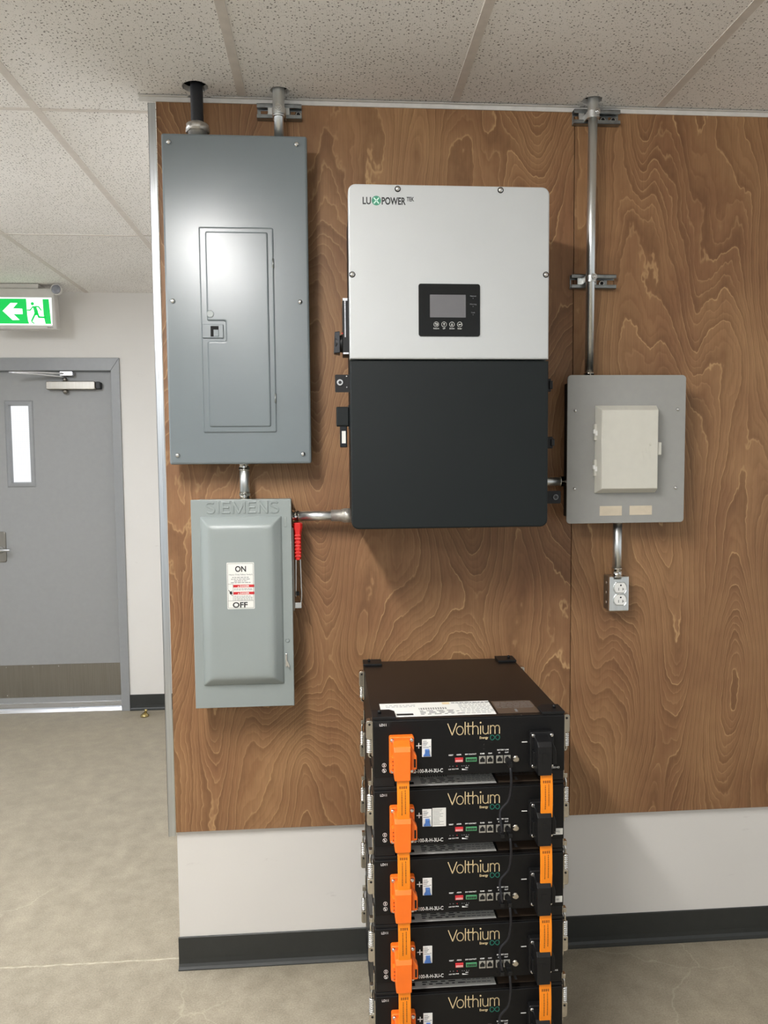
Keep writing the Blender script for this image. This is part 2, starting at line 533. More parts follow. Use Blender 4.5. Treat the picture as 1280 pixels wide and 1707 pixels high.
ceil = struct(mbc.build('ceiling', 'tile'), 'suspended ceiling of white fissured tiles', 'ceiling')
MB().box(-4.2, -6, HC + 0.25, 4.2, YD + 0.35, HC + 0.3).build('deck', 'plenum', ceil)
TX = [-3.44 + 0.6115 * k for k in range(13)]
TX = [x for x in [-0.366 + 0.6117 * k for k in range(-6, 8)]]
TY = [0.1 - 1.245 * k for k in range(-1, 5)]
g = MB()
for x in TX:
    g.box(x - 0.012, -6, HC - 0.0025, x + 0.012, YD if x < -0.03 else -0.02, HC)
for y in TY:
    g.box(-4.2, y - 0.007, HC - 0.002, 4.2 if y < 0 else -0.03, y + 0.007, HC - 0.0001)
g.build('ceiling_grid', 'tbar', ceil)

# main wall (plasterboard face at DRY); its left end is an outside corner
struct(MB().box(0.0, DRY, 0.0, 4.2, YD + 0.12, HC).build('wall_front', 'wall'), 'white painted wall behind the plywood and batteries', 'wall')
struct(MB().box(-4.2, YD, 0.0, -1.755, YD + 0.12, HC).box(-0.795 - 0.03, YD, 0.0, 0.0, YD + 0.12, HC).box(-1.755, YD, 2.18, -0.825, YD + 0.12, HC).build('wall_back', 'wall'),
       'white painted wall around the grey door', 'wall')
def baseprof(x0, x1, y, h, name, lab):
    """vinyl cove base running along x: flat face and a flared toe"""
    prof = [(0, 0), (-0.016, 0), (-0.016, 0.003), (-0.009, 0.008), (-0.005, 0.016), (-0.004, 0.03), (-0.004, h - 0.002), (-0.002, h), (0, h)]
    m = MB().loft([[(x0, y + a, b) for a, b in prof], [(x1, y + a, b) for a, b in prof]])
    return struct(m.build(name, 'base'), lab, 'baseboard')
baseprof(-0.004, 4.2, DRY, 0.100, 'baseboard_front', 'dark grey vinyl cove base below the plywood wall')
baseprof(-0.795, 0.0, YD, 0.100, 'baseboard_back', 'short dark grey cove base right of the door')
# edge trim of the plywood, wall angle at the ceiling
t = MB().box(-0.021, -0.004, 0.432, 0.0, -0.002, HC - 0.02).box(-0.021, -0.004, 0.432, -0.019, DRY + 0.04, HC - 0.02)
struct(t.build('trim_1', 'bead', None, 0.0006), 'shiny galvanised edge strip along the left side of the plywood', 'trim')
t = MB().box(-0.045, -0.0035, HC - 0.016, 4.2, 0.0, HC - 0.0026)
for a, b in ((-0.045, 0.094), (0.158, 0.333), (0.372, 1.230), (1.284, 4.2)):
    t.box(a, -0.014, HC - 0.0045, b, -0.0005, HC - 0.0026)
struct(t.build('trim_2', 'angle', None, 0.0004), 'white wall angle where ceiling meets plywood', 'trim')

# plywood sheets
ZP = 0.4417
tag(settle(MB().box(0.001, 0.0, ZP, 1.2182, DRY - 0.0015, HC - 0.004).build('plywood_sheet', 'ply_a', None, 0.0012), (0.6, DRY, ZP)),
    'brown stained plywood sheet left of the seam, carrying the inverter', 'plywood', 'stained plywood backing sheets')
tag(settle(MB().box(1.2202, 0.0, ZP, 2.4402, DRY - 0.0015, HC - 0.004).build('plywood_sheet', 'ply_b', None, 0.0012), (1.83, DRY, ZP)),
    'brown stained plywood sheet right of the seam, carrying the receptacle', 'plywood', 'stained plywood backing sheets')

# door
XR, XL = -0.848, -1.700
door = bpy.data.objects.new('door_1', None); COL.objects.link(door)
door.location = ((XR + XL) / 2, YD, 0); door['_o'] = tuple(door.location)
struct(door, 'grey metal door with a narrow glass lite and kick plate', 'door')
FW = 0.053
fr = MB()
fr.plate([(XR + FW, 0), (XR + FW, 2.183 + 0.024), (XR, 2.13), (XR, 0)], YD + 0.10, YD - 0.012)
fr.plate([(XL - FW, 0), (XL, 0), (XL, 2.13), (XL - FW, 2.207)], YD + 0.10, YD - 0.012)
fr.plate([(XL, 2.1305), (XR, 2.1305), (XR + FW, 2.2072), (XL - FW, 2.2072)], YD + 0.10, YD - 0.012)
fr.build('door_frame', 'framegrey', door, 0.002)
YS = YD + 0.035   # face of the door leaf
gx0, gx1, gz0, gz1 = -1.478, -1.362, 1.447, 1.925
lf = MB()
lf.box(XL + 0.003, YS, 0.055, gx0, YS + 0.044, 2.126).box(gx1, YS, 0.055, XR - 0.003, YS + 0.044, 2.126)
lf.box(gx0, YS, 0.055, gx1, YS + 0.044, gz0).box(gx0, YS, gz1, gx1, YS + 0.044, 2.126)
lf.build('door_leaf', 'doorgrey', door)
ld = MB()
o = rrect(gx0 - 0.028, gz0 - 0.028, gx1 + 0.028, gz1 + 0.028)
i1 = inset(o, 0.007); i2 = inset(o, 0.026); i3 = inset(o, 0.032)
ld.loft([[(x, YS, z) for x, z in o], [(x, YS - 0.006, z) for x, z in i1], [(x, YS - 0.009, z) for x, z in i2], [(x, YS + 0.015, z) for x, z in i3]], False, False)
lite = ld.build('glass_frame', 'framegrey', door)
MB().box(gx0 + 0.002, YS + 0.016, gz0 + 0.002, gx1 - 0.002, YS + 0.022, gz1 - 0.002).build('glass_pane', 'wire', lite)
kp = MB().box(XL + 0.03, YS - 0.0015, 0.092, XR - 0.008, YS, 0.300).build('kick_plate', 'steel', door)
sm = MB()
for x in (-1.56, -1.40, -1.24, -1.08, -0.92):
    for z in (0.105, 0.287):
        sm.lathe((x, YS - 0.0015, z), (x, YS - 0.003, z), [(0, 0.004), (1, 0.002)], 8)
sm.build('plate_screws', 'screw', kp)
MB().box(XL + 0.005, YS - 0.006, 0.022, XR - 0.005, YS, 0.056).build('door_sweep', 'alu', door, 0.001)
MB().loft([[(XL, YD + 0.008, 0), (XL, YD + 0.09, 0), (XL, YD + 0.08, 0.018), (XL, YD + 0.02, 0.018)], [(XR, YD + 0.008, 0), (XR, YD + 0.09, 0), (XR, YD + 0.08, 0.018), (XR, YD + 0.02, 0.018)]]).build('threshold', 'alu', door)
# closer
cl = MB()
cl.plate(rrect(-1.238, 2.016, -0.945, 2.066, 0.009), YS, YS - 0.045, 0.004)
closer = cl.build('door_closer', 'steel', door)
MB().plate(rrect(-0.944, 2.020, -0.915, 2.064, 0.009), YS, YS - 0.04, 0.004).build('end_cap', 'ink', closer)
MB().cyl((-1.13, YS - 0.022, 2.066), (-1.13, YS - 0.022, 2.088), 0.012).lathe((-1.13, YS - 0.022, 2.015), (-1.13, YS - 0.022, 1.99), [(0, 0.016), (0.5, 0.016), (1, 0.008)]).build('spindle', 'steel', closer)
MB().tube([(-1.13, YS - 0.03, 2.093), (-1.28, YS - 0.10, 2.103), (-1.41, YS - 0.15, 2.107)], 0.006, samples=4).tube([(-1.41, YS - 0.15, 2.108), (-1.25, YS - 0.09, 2.113), (-1.13, YS - 0.04, 2.112)], 0.006, samples=4).build('closer_arm', 'alu', closer)
MB().plate(rrect(-1.155, 2.098, -1.075, 2.128, 0.008), YS - 0.01, YS - 0.045, 0.004).build('arm_bracket', 'alu', closer)
# lever lock
lk = MB().plate(rrect(-1.590, 0.955, -1.528, 1.145, 0.012), YS, YS - 0.010, 0.003).build('lock_plate', 'steel', door)
MB().lathe((-1.56, YS - 0.01, 1.032), (-1.56, YS - 0.055, 1.032), [(0, 0.02), (0.4, 0.018), (0.5, 0.012), (1, 0.012)]).tube([(-1.56, YS - 0.05, 1.032), (-1.53, YS - 0.055, 1.034), (-1.486, YS - 0.052, 1.033)], 0.009, samples=5).build('lever_handle', 'alu', lk)

# surface-mounted wrap-around strip lights (main and hall placed from shadows, last two added as unseen fill)
for x, y, m, lab in ((-0.081, -1.76, 'diffuse_main', 'white strip light on ceiling in front of the plywood wall'),
                     (-1.45, 0.30, 'diffuse_hall', 'white strip light on ceiling over the passage by the door'),
                     (-2.507, -1.76, 'diffuse_fill', 'added fill strip light on ceiling at the far left, out of view'),
                     (-0.081, -4.2575, 'diffuse_fill', 'added fill strip light on ceiling behind the viewer, out of view')):
    t = thing('ceiling_light', lab, 'ceiling light', (x, y, HC - 0.003), 'ceiling strip lights')
    MB().box(x - 0.055, y - 0.60, HC - 0.030, x + 0.055, y + 0.60, HC - 0.003).build('lamp_housing', 'angle', t, 0.002)
    pr_ = [(x - 0.064, HC - 0.030), (x - 0.062, HC - 0.050), (x - 0.045, HC - 0.066), (x + 0.045, HC - 0.066), (x + 0.062, HC - 0.050), (x + 0.064, HC - 0.030)]
    MB().loft([[(px_, y - 0.59, pz_) for px_, pz_ in pr_], [(px_, y + 0.59, pz_) for px_, pz_ in pr_]]).build('lamp_lens', m, t)
    for yy in (y - 0.60, y + 0.59):
        MB().box(x - 0.067, yy, HC - 0.069, x + 0.067, yy + 0.01, HC - 0.0035).build('end_cap', 'angle', t)

# ================================================================== MAIN EQUIPMENT
# ---- breaker panel, upper left
PX0, PX1, PZ0, PZ1, PY = 0.033, 0.4295, 1.557, 2.461, -0.100
bp = thing('breaker_panel', 'tall slate grey breaker panel at upper left of the plywood', 'breaker panel', (0.231, 0, PZ0))
MB().box(PX0 + 0.012, -0.001, PZ0 + 0.012, PX1 - 0.012, PY + 0.012, PZ1 - 0.004).build('box', 'panelgrey', bp, 0.002)
MB().plate(rrect(PX0, PZ0, PX1, PZ1, 0.006, 4), PY + 0.018, PY, 0.006).build('cover', 'panelgrey', bp)
dr = MB()
do = rrect(0.128, 1.646, 0.333, 2.211, 0.005, 3)
dr.loft([[(x, PY + 0.001, z) for x, z in do], [(x, PY - 0.0035, z) for x, z in inset(do, 0.0008)], [(x, PY - 0.0045, z) for x, z in inset(do, 0.003)], [(x, PY - 0.0035, z) for x, z in inset(do, 0.0045)]])
pdoor = dr.build('panel_door', 'panelgrey', bp)
# raised inner field with a notch around the latch
fld = [(0.146, 1.661), (0.318, 1.661), (0.318, 2.198), (0.146, 2.198), (0.146, 1.954), (0.197, 1.954), (0.197, 1.899), (0.146, 1.899)]
def chamf(poly, r):
    out = []
    n = len(poly)
    for i in range(n):
        p0 = Vector(poly[i - 1]); p1 = Vector(poly[i]); p2 = Vector(poly[(i + 1) % n])
        a = p1 + (p0 - p1).normalized() * r; b = p1 + (p2 - p1).normalized() * r
        for k in range(4):
            t_ = k / 3
            q = a * (1 - t_) ** 2 + p1 * 2 * t_ * (1 - t_) + b * t_ * t_
            out.append((q.x, q.y))
    return out
fm = MB()
fm.loft([[(x, yy, z) for x, z in chamf(inset(fld, dd), 0.006)] for dd, yy in ((0, PY - 0.003), (0.0016, PY - 0.0062), (0.0032, PY - 0.0072), (0.0048, PY - 0.0075))], False, True)
fm.build('raised_field', 'panelgrey', pdoor)
lt = MB()
lt.plate(rrect(0.133, 1.907, 0.191, 1.945, 0.002, 2), PY - 0.003, PY - 0.008, 0.0015)
latch = lt.build('latch', 'panelgrey', pdoor)
MB().plate(rrect(0.156, 1.911, 0.178, 1.940), PY - 0.0079, PY - 0.0084).build('finger_slot', 'slot', latch)
MB().plate(rrect(0.164, 1.911, 0.178, 1.930), PY - 0.0083, PY - 0.0098, 0.001).build('slide', 'panelgrey', latch)
MB().lathe((0.156, PY - 0.0075, 1.973), (0.156, PY - 0.009, 1.973), [(0, 0.010), (0.6, 0.010), (1, 0.008)], 20).build('knockout_plug', 'switchgrey', pdoor)
for z in (1.741, 2.113):
    MB().cyl((0.331, PY - 0.003, z - 0.013), (0.331, PY - 0.003, z + 0.013), 0.0028, n=10).build('hinge', 'zincdull', pdoor)
screws(bp, [(0.054, 2.436), (0.401, 2.437), (0.054, 2.009), (0.404, 2.009), (0.056, 1.583), (0.406, 1.584)], PY, 0.0068, 0.007)

# ---- safety switch, lower left
SX0, SX1, SZ0, SZ1, SY = 0.093, 0.371, 0.866, 1.458, -0.130
ss = thing('safety_switch', 'pale grey fused disconnect box with red side handle', 'disconnect switch', (0.232, 0, SZ0))
MB().box(SX0 + 0.004, -0.001, SZ0 + 0.004, SX1 - 0.006, SY + 0.004, SZ1 - 0.004).build('box', 'switchgrey', ss, 0.002)
sc_ = MB()
sc_.plate(rrect(SX0, SZ0, SX1, SZ1), SY + 0.02, SY, 0.0015)
cov = sc_.build('cover', 'switchgrey', ss)
prof = [(0.0, 0.0), (0.001, 0.004), (0.006, 0.0095), (0.012, 0.016), (0.018, 0.0225), (0.023, 0.0270), (0.028, 0.0295), (0.034, 0.0305), (0.042, 0.0310)]
rings = []
for d, h in prof:
    rings.append([(x, SY - h, z) for x, z in rrect(0.118 + d, 0.932 + d, 0.344 - d, 1.411 - d, 0.003 + d * 0.12, 4)])
dm = MB().loft(rings, False, True, True)
dome = dm.build('raised_panel', 'switchgrey', cov)
lt_ = MB()
zb_, zh_, sw_ = 1.4190, 0.0345, 0.0054
def glyph(pts):
    q = [(x, zb_ + z) for x, z in pts]
    ar = sum(q[i - 1][0] * q[i][1] - q[i][0] * q[i - 1][1] for i in range(len(q)))
    lt_.plate(q if ar > 0 else q[::-1], SY + 0.0002, SY - 0.0024, 0.0012)
def ess(x, w):
    path = []
    for k in range(13):
        a_ = math.radians(25 + 245 * k / 12); path.append((x + w / 2 + (w - sw_) / 2 * math.cos(a_), zh_ * 0.735 + (zh_ * 0.265 - sw_ / 2) * math.sin(a_)))
    for k in range(13):
        a_ = math.radians(90 - 245 * k / 12); path.append((x + w / 2 + (w - sw_) / 2 * math.cos(a_), zh_ * 0.265 + (zh_ * 0.265 - sw_ / 2 + 0.001) * math.sin(a_)))
    L_, R_ = [], []
    for k, p_ in enumerate(path):
        d_ = (Vector(path[min(k + 1, len(path) - 1)]) - Vector(path[max(k - 1, 0)])).normalized()
        L_.append((p_[0] - d_.y * sw_ / 2, p_[1] + d_.x * sw_ / 2)); R_.append((p_[0] + d_.y * sw_ / 2, p_[1] - d_.x * sw_ / 2))
    glyph(L_ + R_[::-1])
def eee(x, w):
    h_, m_ = zh_, (zh_ - sw_) / 2
    glyph([(x, 0), (x + w, 0), (x + w, sw_), (x + sw_, sw_), (x + sw_, m_), (x + w * 0.9, m_), (x + w * 0.9, m_ + sw_), (x + sw_, m_ + sw_), (x + sw_, h_ - sw_), (x + w, h_ - sw_), (x + w, h_), (x, h_)])
def emm(x, w):
    h_ = zh_
    glyph([(x, 0), (x + sw_, 0), (x + sw_, h_ * 0.62), (x + w / 2 - 0.002, 0), (x + w / 2 + 0.002, 0), (x + w - sw_, h_ * 0.62), (x + w - sw_, 0), (x + w, 0), (x + w, h_), (x + w - sw_ * 1.1, h_), (x + w / 2, h_ * 0.30), (x + sw_ * 1.1, h_), (x, h_)])
def enn(x, w):
    h_ = zh_
    glyph([(x, 0), (x + sw_, 0), (x + sw_, h_ * 0.68), (x + w - sw_, 0), (x + w, 0), (x + w, h_), (x + w - sw_, h_), (x + w - sw_, h_ * 0.32), (x + sw_, h_), (x, h_)])
ess(0.1330, 0.0270); glyph([(0.1660, 0), (0.1660 + sw_, 0), (0.1660 + sw_, zh_), (0.1660, zh_)]); eee(0.1775, 0.0240)
emm(0.2070, 0.0365); eee(0.2500, 0.0240); enn(0.2790, 0.0275); ess(0.3110, 0.0265)
lt_.build('maker_lettering', 'switchgrey', cov)
LY = SY - 0.0312
lb = MB().plate(rrect(0.1925, 1.155, 0.2675, 1.285, 0.002, 2), LY + 0.0004, LY).build('warning_label', 'paper', cov)
LY -= 0.0002
MB().ribbon([[(0.195, 1.158), (0.265, 1.158), (0.265, 1.282), (0.195, 1.282), (0.195, 1.158)], [(0.195, 1.178), (0.265, 1.178)], [(0.209, 1.178), (0.209, 1.225)], [(0.195, 1.225), (0.209, 1.225)]], 0.0007, LY).build('border', 'ink', lb)
text('on_lettering', 'ON', 0.2155, 1.2595, LY, 0.022, 'ink', lb, width=0.030, bold=0.0006)
text('off_lettering', 'OFF', 0.207, 1.1595, LY, 0.0205, 'ink', lb, width=0.041, bold=0.0006)
text('small_print', 'Heavy Duty Safety Switch', 0.1985, 1.2495, LY, 0.006, 'greyink', lb, width=0.064)
lines = MB()
for k, (w, z) in enumerate(((0.046, 1.2435), (0.052, 1.2385), (0.036, 1.2335), (0.054, 1.2290))):
    x = 0.230 - w / 2
    while x < 0.230 + w / 2:
        dl = random.uniform(0.004, 0.010); lines.plate(rrect(x, z - 0.0009, min(x + dl, 0.230 + w / 2), z + 0.0009), LY, LY - 0.0002); x += dl + 0.0016
for z in (1.2115, 1.2085, 1.191, 1.1875, 1.184, 1.1805):
    x = 0.2115
    while x < 0.258:
        dl = random.uniform(0.004, 0.009); lines.plate(rrect(x, z - 0.0006, min(x + dl, 0.262), z + 0.0006), LY, LY - 0.0002); x += dl + 0.0014
lines.build('print_lines', 'greyink', lb)
for z in (1.2155, 1.1955):
    rb = MB().plate(rrect(0.2098, z, 0.2672, z + 0.0075), LY, LY - 0.0002).build('danger_band', 'redprint', lb)
    text('danger_lettering', 'DANGER', 0.2275, z + 0.0016, LY - 0.0003, 0.006, 'paper', rb, width=0.026, bold=0.0002)
    MB().plate([(0.2215, z + 0.0014), (0.2255, z + 0.0014), (0.2235, z + 0.0056)], LY - 0.0002, LY - 0.0004).build('warning_triangle', 'paper', rb)
sym = MB().lathe((0.203, LY, 1.200), (0.203, LY - 0.0002, 1.200), [(0, 0.004), (1, 0.004)], 12)
sym.ribbon([[(0.197, 1.208), (0.203, 1.200), (0.206, 1.193)], [(0.199, 1.203), (0.206, 1.205)]], 0.0016, LY, 0.0003)
sym.build('hazard_symbol', 'ink', lb)
MB().plate(rrect(0.348, 0.981, 0.3535, 1.019), SY, SY - 0.004, 0.001).plate([(0.352, 0.99), (0.358, 0.979), (0.360, 0.984), (0.354, 1.0)], SY, SY - 0.012).build('door_latch', 'screw', cov)
MB().plate(rrect(0.352, 1.380, 0.358, 1.408), SY, SY - 0.002, 0.0008).build('hinge_tab', 'switchgrey', cov)
MB().lathe((0.355, SY, 1.055), (0.355, SY - 0.002, 1.055), [(0, 0.006), (1, 0.004)], 14).build('rivet', 'switchgrey', cov)
# side handle
hb = MB()
hb.box(SX1 - 0.006, -0.030, 1.135, SX1 + 0.004, -0.105, 1.375)
hbk = hb.build('handle_bracket', 'steel', ss, 0.001)
MB().tube([(0.392, -0.082, 1.29), (0.3935, -0.080, 1.22), (0.394, -0.078, 1.165), (0.390, -0.076, 1.150)], 0.002, n=8).tube([(0.380, -0.082, 1.29), (0.379, -0.080, 1.23), (0.378, -0.078, 1.17)], 0.002, n=8).box(0.376, -0.09, 1.140, 0.394, -0.07, 1.156).build('lever', 'screw', hbk)
MB().box(0.379, -0.088, 1.176, 0.388, -0.074, 1.186).build('stop_pin', 'slot', hbk)
gr = MB()
zs = [1.388, 1.384, 1.372, 1.366, 1.352, 1.335, 1.318, 1.300, 1.284, 1.281]
ws = [0.010, 0.0138, 0.0135, 0.0115, 0.0098, 0.0095, 0.0095, 0.0095, 0.0090, 0.006]
rings = []
for z, w in zip(zs, ws):
    cx = 0.3865
    rings.append([(x, y, z) for x, y in ((cx - w, -0.096), (cx - w * 0.6, -0.104), (cx + w * 0.6, -0.104), (cx + w, -0.096), (cx + w, -0.076), (cx + w * 0.6, -0.070), (cx - w * 0.6, -0.070), (cx - w, -0.076))])
gr.loft(rings)
for z in [1.352 - 0.010 * k for k in range(7)]:
    gr.box(0.3775, -0.1055, z - 0.0022, 0.3955, -0.072, z + 0.0022)
gr.build('handle_grip', 'red', hbk, 0.0014)

# ---- inverter
IX0, IX1, IZ0, IZ1, IY = 0.5352, 1.0495, 1.3865, 2.2555, -0.322
iv = thing('inverter', 'large wall inverter, silver upper cover and charcoal lower cover', 'inverter', (0.792, 0, IZ0))
MB().plate(rrect(IX0 + 0.004, IZ0 + 0.006, IX1 - 0.004, IZ1 - 0.006, 0.018), -0.004, IY + 0.03).build('body', 'invdark', iv)
SEAM = 1.8195
upo = rrect(IX0, SEAM + 0.0015, IX1, IZ1, 0.018, 6)
upo = [(x, z) for x, z in upo]
def cover_outline(z0, z1, top):
    full = rrect(IX0, z0, IX1, z1, 0.019, 7)
    out = []
    for x, z in full:
        if top and z < z0 + 0.019: continue
        if not top and z > z1 - 0.019: continue
        out.append((x, z))
    if top:   # ccw: starts at the right, goes over the top
        out = [(IX0, z0), (IX1, z0)] + out
        out = out[0:2] + out[2:]
    else:
        right_part = [p for p in out]
        out = right_part + []
        out = sorted(set(out), key=lambda p: 0) if False else out
    return out
up_poly = [(IX0, SEAM + 0.002), (IX1, SEAM + 0.002)] + [p for p in rrect(IX0, SEAM, IX1, IZ1, 0.019, 7) if p[1] > IZ1 - 0.0195]
lo_poly = [p for p in rrect(IX0, IZ0, IX1, SEAM, 0.019, 7) if p[1] < IZ0 + 0.0195]
k = min(range(len(lo_poly)), key=lambda i: (lo_poly[i][0] > IX0 + 0.001, -lo_poly[i][1]))
lo_poly = lo_poly[k:] + lo_poly[:k]
lo_poly = lo_poly + [(IX1, SEAM - 0.002), (IX0, SEAM - 0.002)]
upper = MB().plate(up_poly, IY + 0.034, IY, 0.004).build('upper_cover', 'invgrey', iv)
lower = MB().plate(lo_poly, IY + 0.034, IY, 0.004).build('lower_cover', 'invdark', iv)
for x, z in [(0.660, 2.244), (0.922, 2.2455), (0.5435, 2.032), (1.0405, 2.036)]:
    MB().lathe((x, IY + 0.0005, z), (x, IY - 0.002, z), [(0, 0.0078), (0.7, 0.0076), (1, 0.0060)], 16).build('screw_recess', 'slot', upper)
    MB().lathe((x, IY - 0.001, z), (x, IY - 0.005, z), [(0, 0.0058), (0.4, 0.0055), (0.8, 0.0035), (1, 0.001)], 14).build('screw', 'screw', upper)
# display
dp = MB().plate(rrect(0.711, 1.8785, 0.869, 2.0105, 0.006, 5), IY + 0.001, IY - 0.003, 0.001).build('display_panel', 'blackgloss', iv)
DY = IY - 0.0031
MB().plate(rrect(0.740, 1.926, 0.832, 1.983), DY + 0.0005, DY - 0.0003).build('screen', 'screen', dp)
for i, (x, lab) in enumerate(zip((0.756, 0.776, 0.7963, 0.8165), ('Return', 'UP', 'Down', 'Enter'))):
    z = 1.9085
    ring = [(x + 0.0062 * math.cos(2 * PI * k / 20), z + 0.0062 * math.sin(2 * PI * k / 20)) for k in range(21)]
    b = MB().ribbon([ring], 0.0008, DY)
    if i == 0: b.ribbon([[(x + 0.003, z + 0.0015), (x - 0.003, z + 0.0015), (x - 0.001, z + 0.0032)], [(x + 0.003, z + 0.0015), (x + 0.003, z - 0.002), (x - 0.002, z - 0.002)]], 0.0012, DY)
    elif i == 1: b.ribbon([[(x, z - 0.003), (x, z + 0.003)], [(x - 0.0018, z + 0.001), (x, z + 0.003), (x + 0.0018, z + 0.001)]], 0.0011, DY)
    elif i == 2: b.ribbon([[(x, z + 0.003), (x, z - 0.003)], [(x - 0.0018, z - 0.001), (x, z - 0.003), (x + 0.0018, z - 0.001)]], 0.0011, DY)
    else: b.ribbon([[(x + 0.0032, z + 0.002), (x + 0.0032, z - 0.0005), (x - 0.003, z - 0.0005), (x - 0.001, z + 0.0012)], [(x - 0.003, z - 0.0005), (x - 0.001, z - 0.0022)]], 0.0011, DY)
    bb = b.build('button', 'paper', dp)
    text('button_lettering', lab, x, 1.8965, DY, 0.0052, 'paper', bb, align='CENTER')
for z, lab in ((1.980, 'Normal'), (1.9595, 'Warning'), (1.9385, 'Fault')):
    tl = text('indicator_lettering', lab, 0.851, z - 0.0015, DY, 0.0050, 'greyink', dp, align='CENTER')
    MB().lathe((0.851, DY, z - 0.0055), (0.851, DY - 0.0003, z - 0.0055), [(0, 0.001), (1, 0.001)], 10).build('indicator_light', 'greyink', tl)
# maker's mark
lg = text('brand_lettering', 'LU', 0.5715, 2.2058, IY, 0.0245, 'ink', upper, width=0.021, bold=0.0006)
text('brand_lettering', 'POWER', 0.6195, 2.2058, IY, 0.0245, 'ink', upper, width=0.0605, bold=0.0007)
text('brand_lettering', 'TEK', 0.6825, 2.2145, IY, 0.0145, 'ink', upper, width=0.0190, bold=0.0004)
dk = MB().lathe((0.606, IY, 2.2145), (0.606, IY - 0.0004, 2.2145), [(0, 0.0118), (1, 0.0118)], 28).build('brand_disc', 'green', upper)
xm = MB()
for sx in (-1, 1):
    for sz in (-1, 1):
        cx, cz = 0.606 + sx * 0.0014, 2.2145 + sz * 0.0014
        xm.ribbon([[(cx, cz), (cx + sx * 0.0045, cz + sz * 0.0050)]], 0.0030, IY - 0.0004)
xm.build('cross_mark', 'mint', dk)
# left side: rotary isolator, key tab, data stick
ro_ = MB().box(IX0 + 0.005, -0.235, 1.845, 0.520, -0.165, 1.992).build('isolator_plate', 'black', iv, 0.002)
MB().box(0.5205, -0.2365, 1.985, 0.521 + 0.012, -0.2330, 1.9915).box(0.525, -0.2365, 1.890, 0.5275, -0.2345, 1.985).box(0.5205, -0.2365, 1.8455, 0.535, -0.2340, 1.8500).build('plate_edge', 'alu', ro_)
MB().lathe((0.520, -0.20, 1.878), (0.500, -0.20, 1.878), [(0, 0.024), (0.5, 0.022), (1, 0.020)], 20).loft([[(0.512, -0.225, 1.908), (0.512, -0.175, 1.908), (0.512, -0.172, 1.850), (0.512, -0.228, 1.850)], [(0.4985, -0.212, 1.908), (0.4985, -0.188, 1.908), (0.4955, -0.188, 1.851), (0.4955, -0.212, 1.851)]]).build('isolator_knob', 'black', ro_, 0.002)
MB().box(0.5165, -0.2290, 1.8995, 0.521, -0.2260, 1.9030).build('pointer', 'red', ro_)
kt = MB().plate(rrect(0.498, 1.749, 0.545, 1.796, 0.003, 3), -0.195, -0.199).build('lock_tab', 'black', iv)
MB().lathe((0.5115, -0.199, 1.775), (0.5115, -0.203, 1.775), [(0, 0.0090), (0.7, 0.0090), (1, 0.008)], 20).build('lock_cylinder', 'screw', kt)
MB().lathe((0.5115, -0.203, 1.775), (0.5115, -0.2036, 1.775), [(0, 0.0045), (1, 0.0045)], 14).build('keyhole', 'ink', kt)
for z in (1.7915, 1.762):
    MB().lathe((0.5295, -0.199, z), (0.5295, -0.202, z), [(0, 0.0027), (1, 0.0016)], 10).build('screw', 'screw', kt)
ds = MB().plate(rrect(0.5005, 1.657, 0.5345, 1.709, 0.003, 3), -0.180, -0.212, 0.003).box(0.533, -0.206, 1.650, 0.541, -0.186, 1.714).build('data_stick', 'invdark', iv)
stick = MB().plate(rrect(0.5095, 1.600, 0.5290, 1.660, 0.002, 2), -0.190, -0.206, 0.002).build('stick_body', 'blackgloss', ds)
MB().plate(rrect(0.5145, 1.611, 0.5250, 1.644), -0.2059, -0.2063).build('stick_label', 'paper', stick)
# right side clips and key tab
for z0, z1, dx in ((1.742, 1.776, 0.018), (1.592, 1.623, 0.024)):
    MB().box(IX1 - 0.006, -0.285, z0, IX1 + dx, -0.270, z1).box(IX1 + dx - 0.006, -0.291, z0 + 0.006, IX1 + dx + 0.003, -0.264, z1 - 0.006).build('side_clip', 'black', iv, 0.002)
kr = MB().plate(rrect(1.044, 1.440, 1.122, 1.475, 0.003, 3), -0.195, -0.200).build('lock_tab', 'black', iv)
MB().lathe((1.107, -0.200, 1.458), (1.107, -0.204, 1.458), [(0, 0.0085), (1, 0.0075)], 16).build('lock_cylinder', 'greyink', kr)
MB().lathe((1.107, -0.204, 1.458), (1.107, -0.2045, 1.458), [(0, 0.005), (1, 0.005)], 14).build('keyhole', 'ink', kr)

# ---- transfer enclosure on the right
RX0, RX1, RZ0, RZ1, RY = 1.1745, 1.5310, 1.373, 1.8075, -0.090
rp = thing('load_center', 'small warm grey breaker box with beige hinged door', 'breaker box', (1.353, 0, RZ0))
MB().box(1.193, -0.001, 1.390, 1.513, RY + 0.003, 1.790).build('box', 'invdark', rp, 0.002)
rc = MB().plate(rrect(RX0, RZ0, RX1, RZ1, 0.011, 5), RY + 0.004, RY, 0.0015).build('cover', 'boxgrey', rp)
bdo = MB()
bo = rrect(1.256, 1.462, 1.4475, 1.719)
bi = [(1.2735, 1.474), (1.4435, 1.474), (1.4435, 1.7065), (1.2735, 1.7065)]
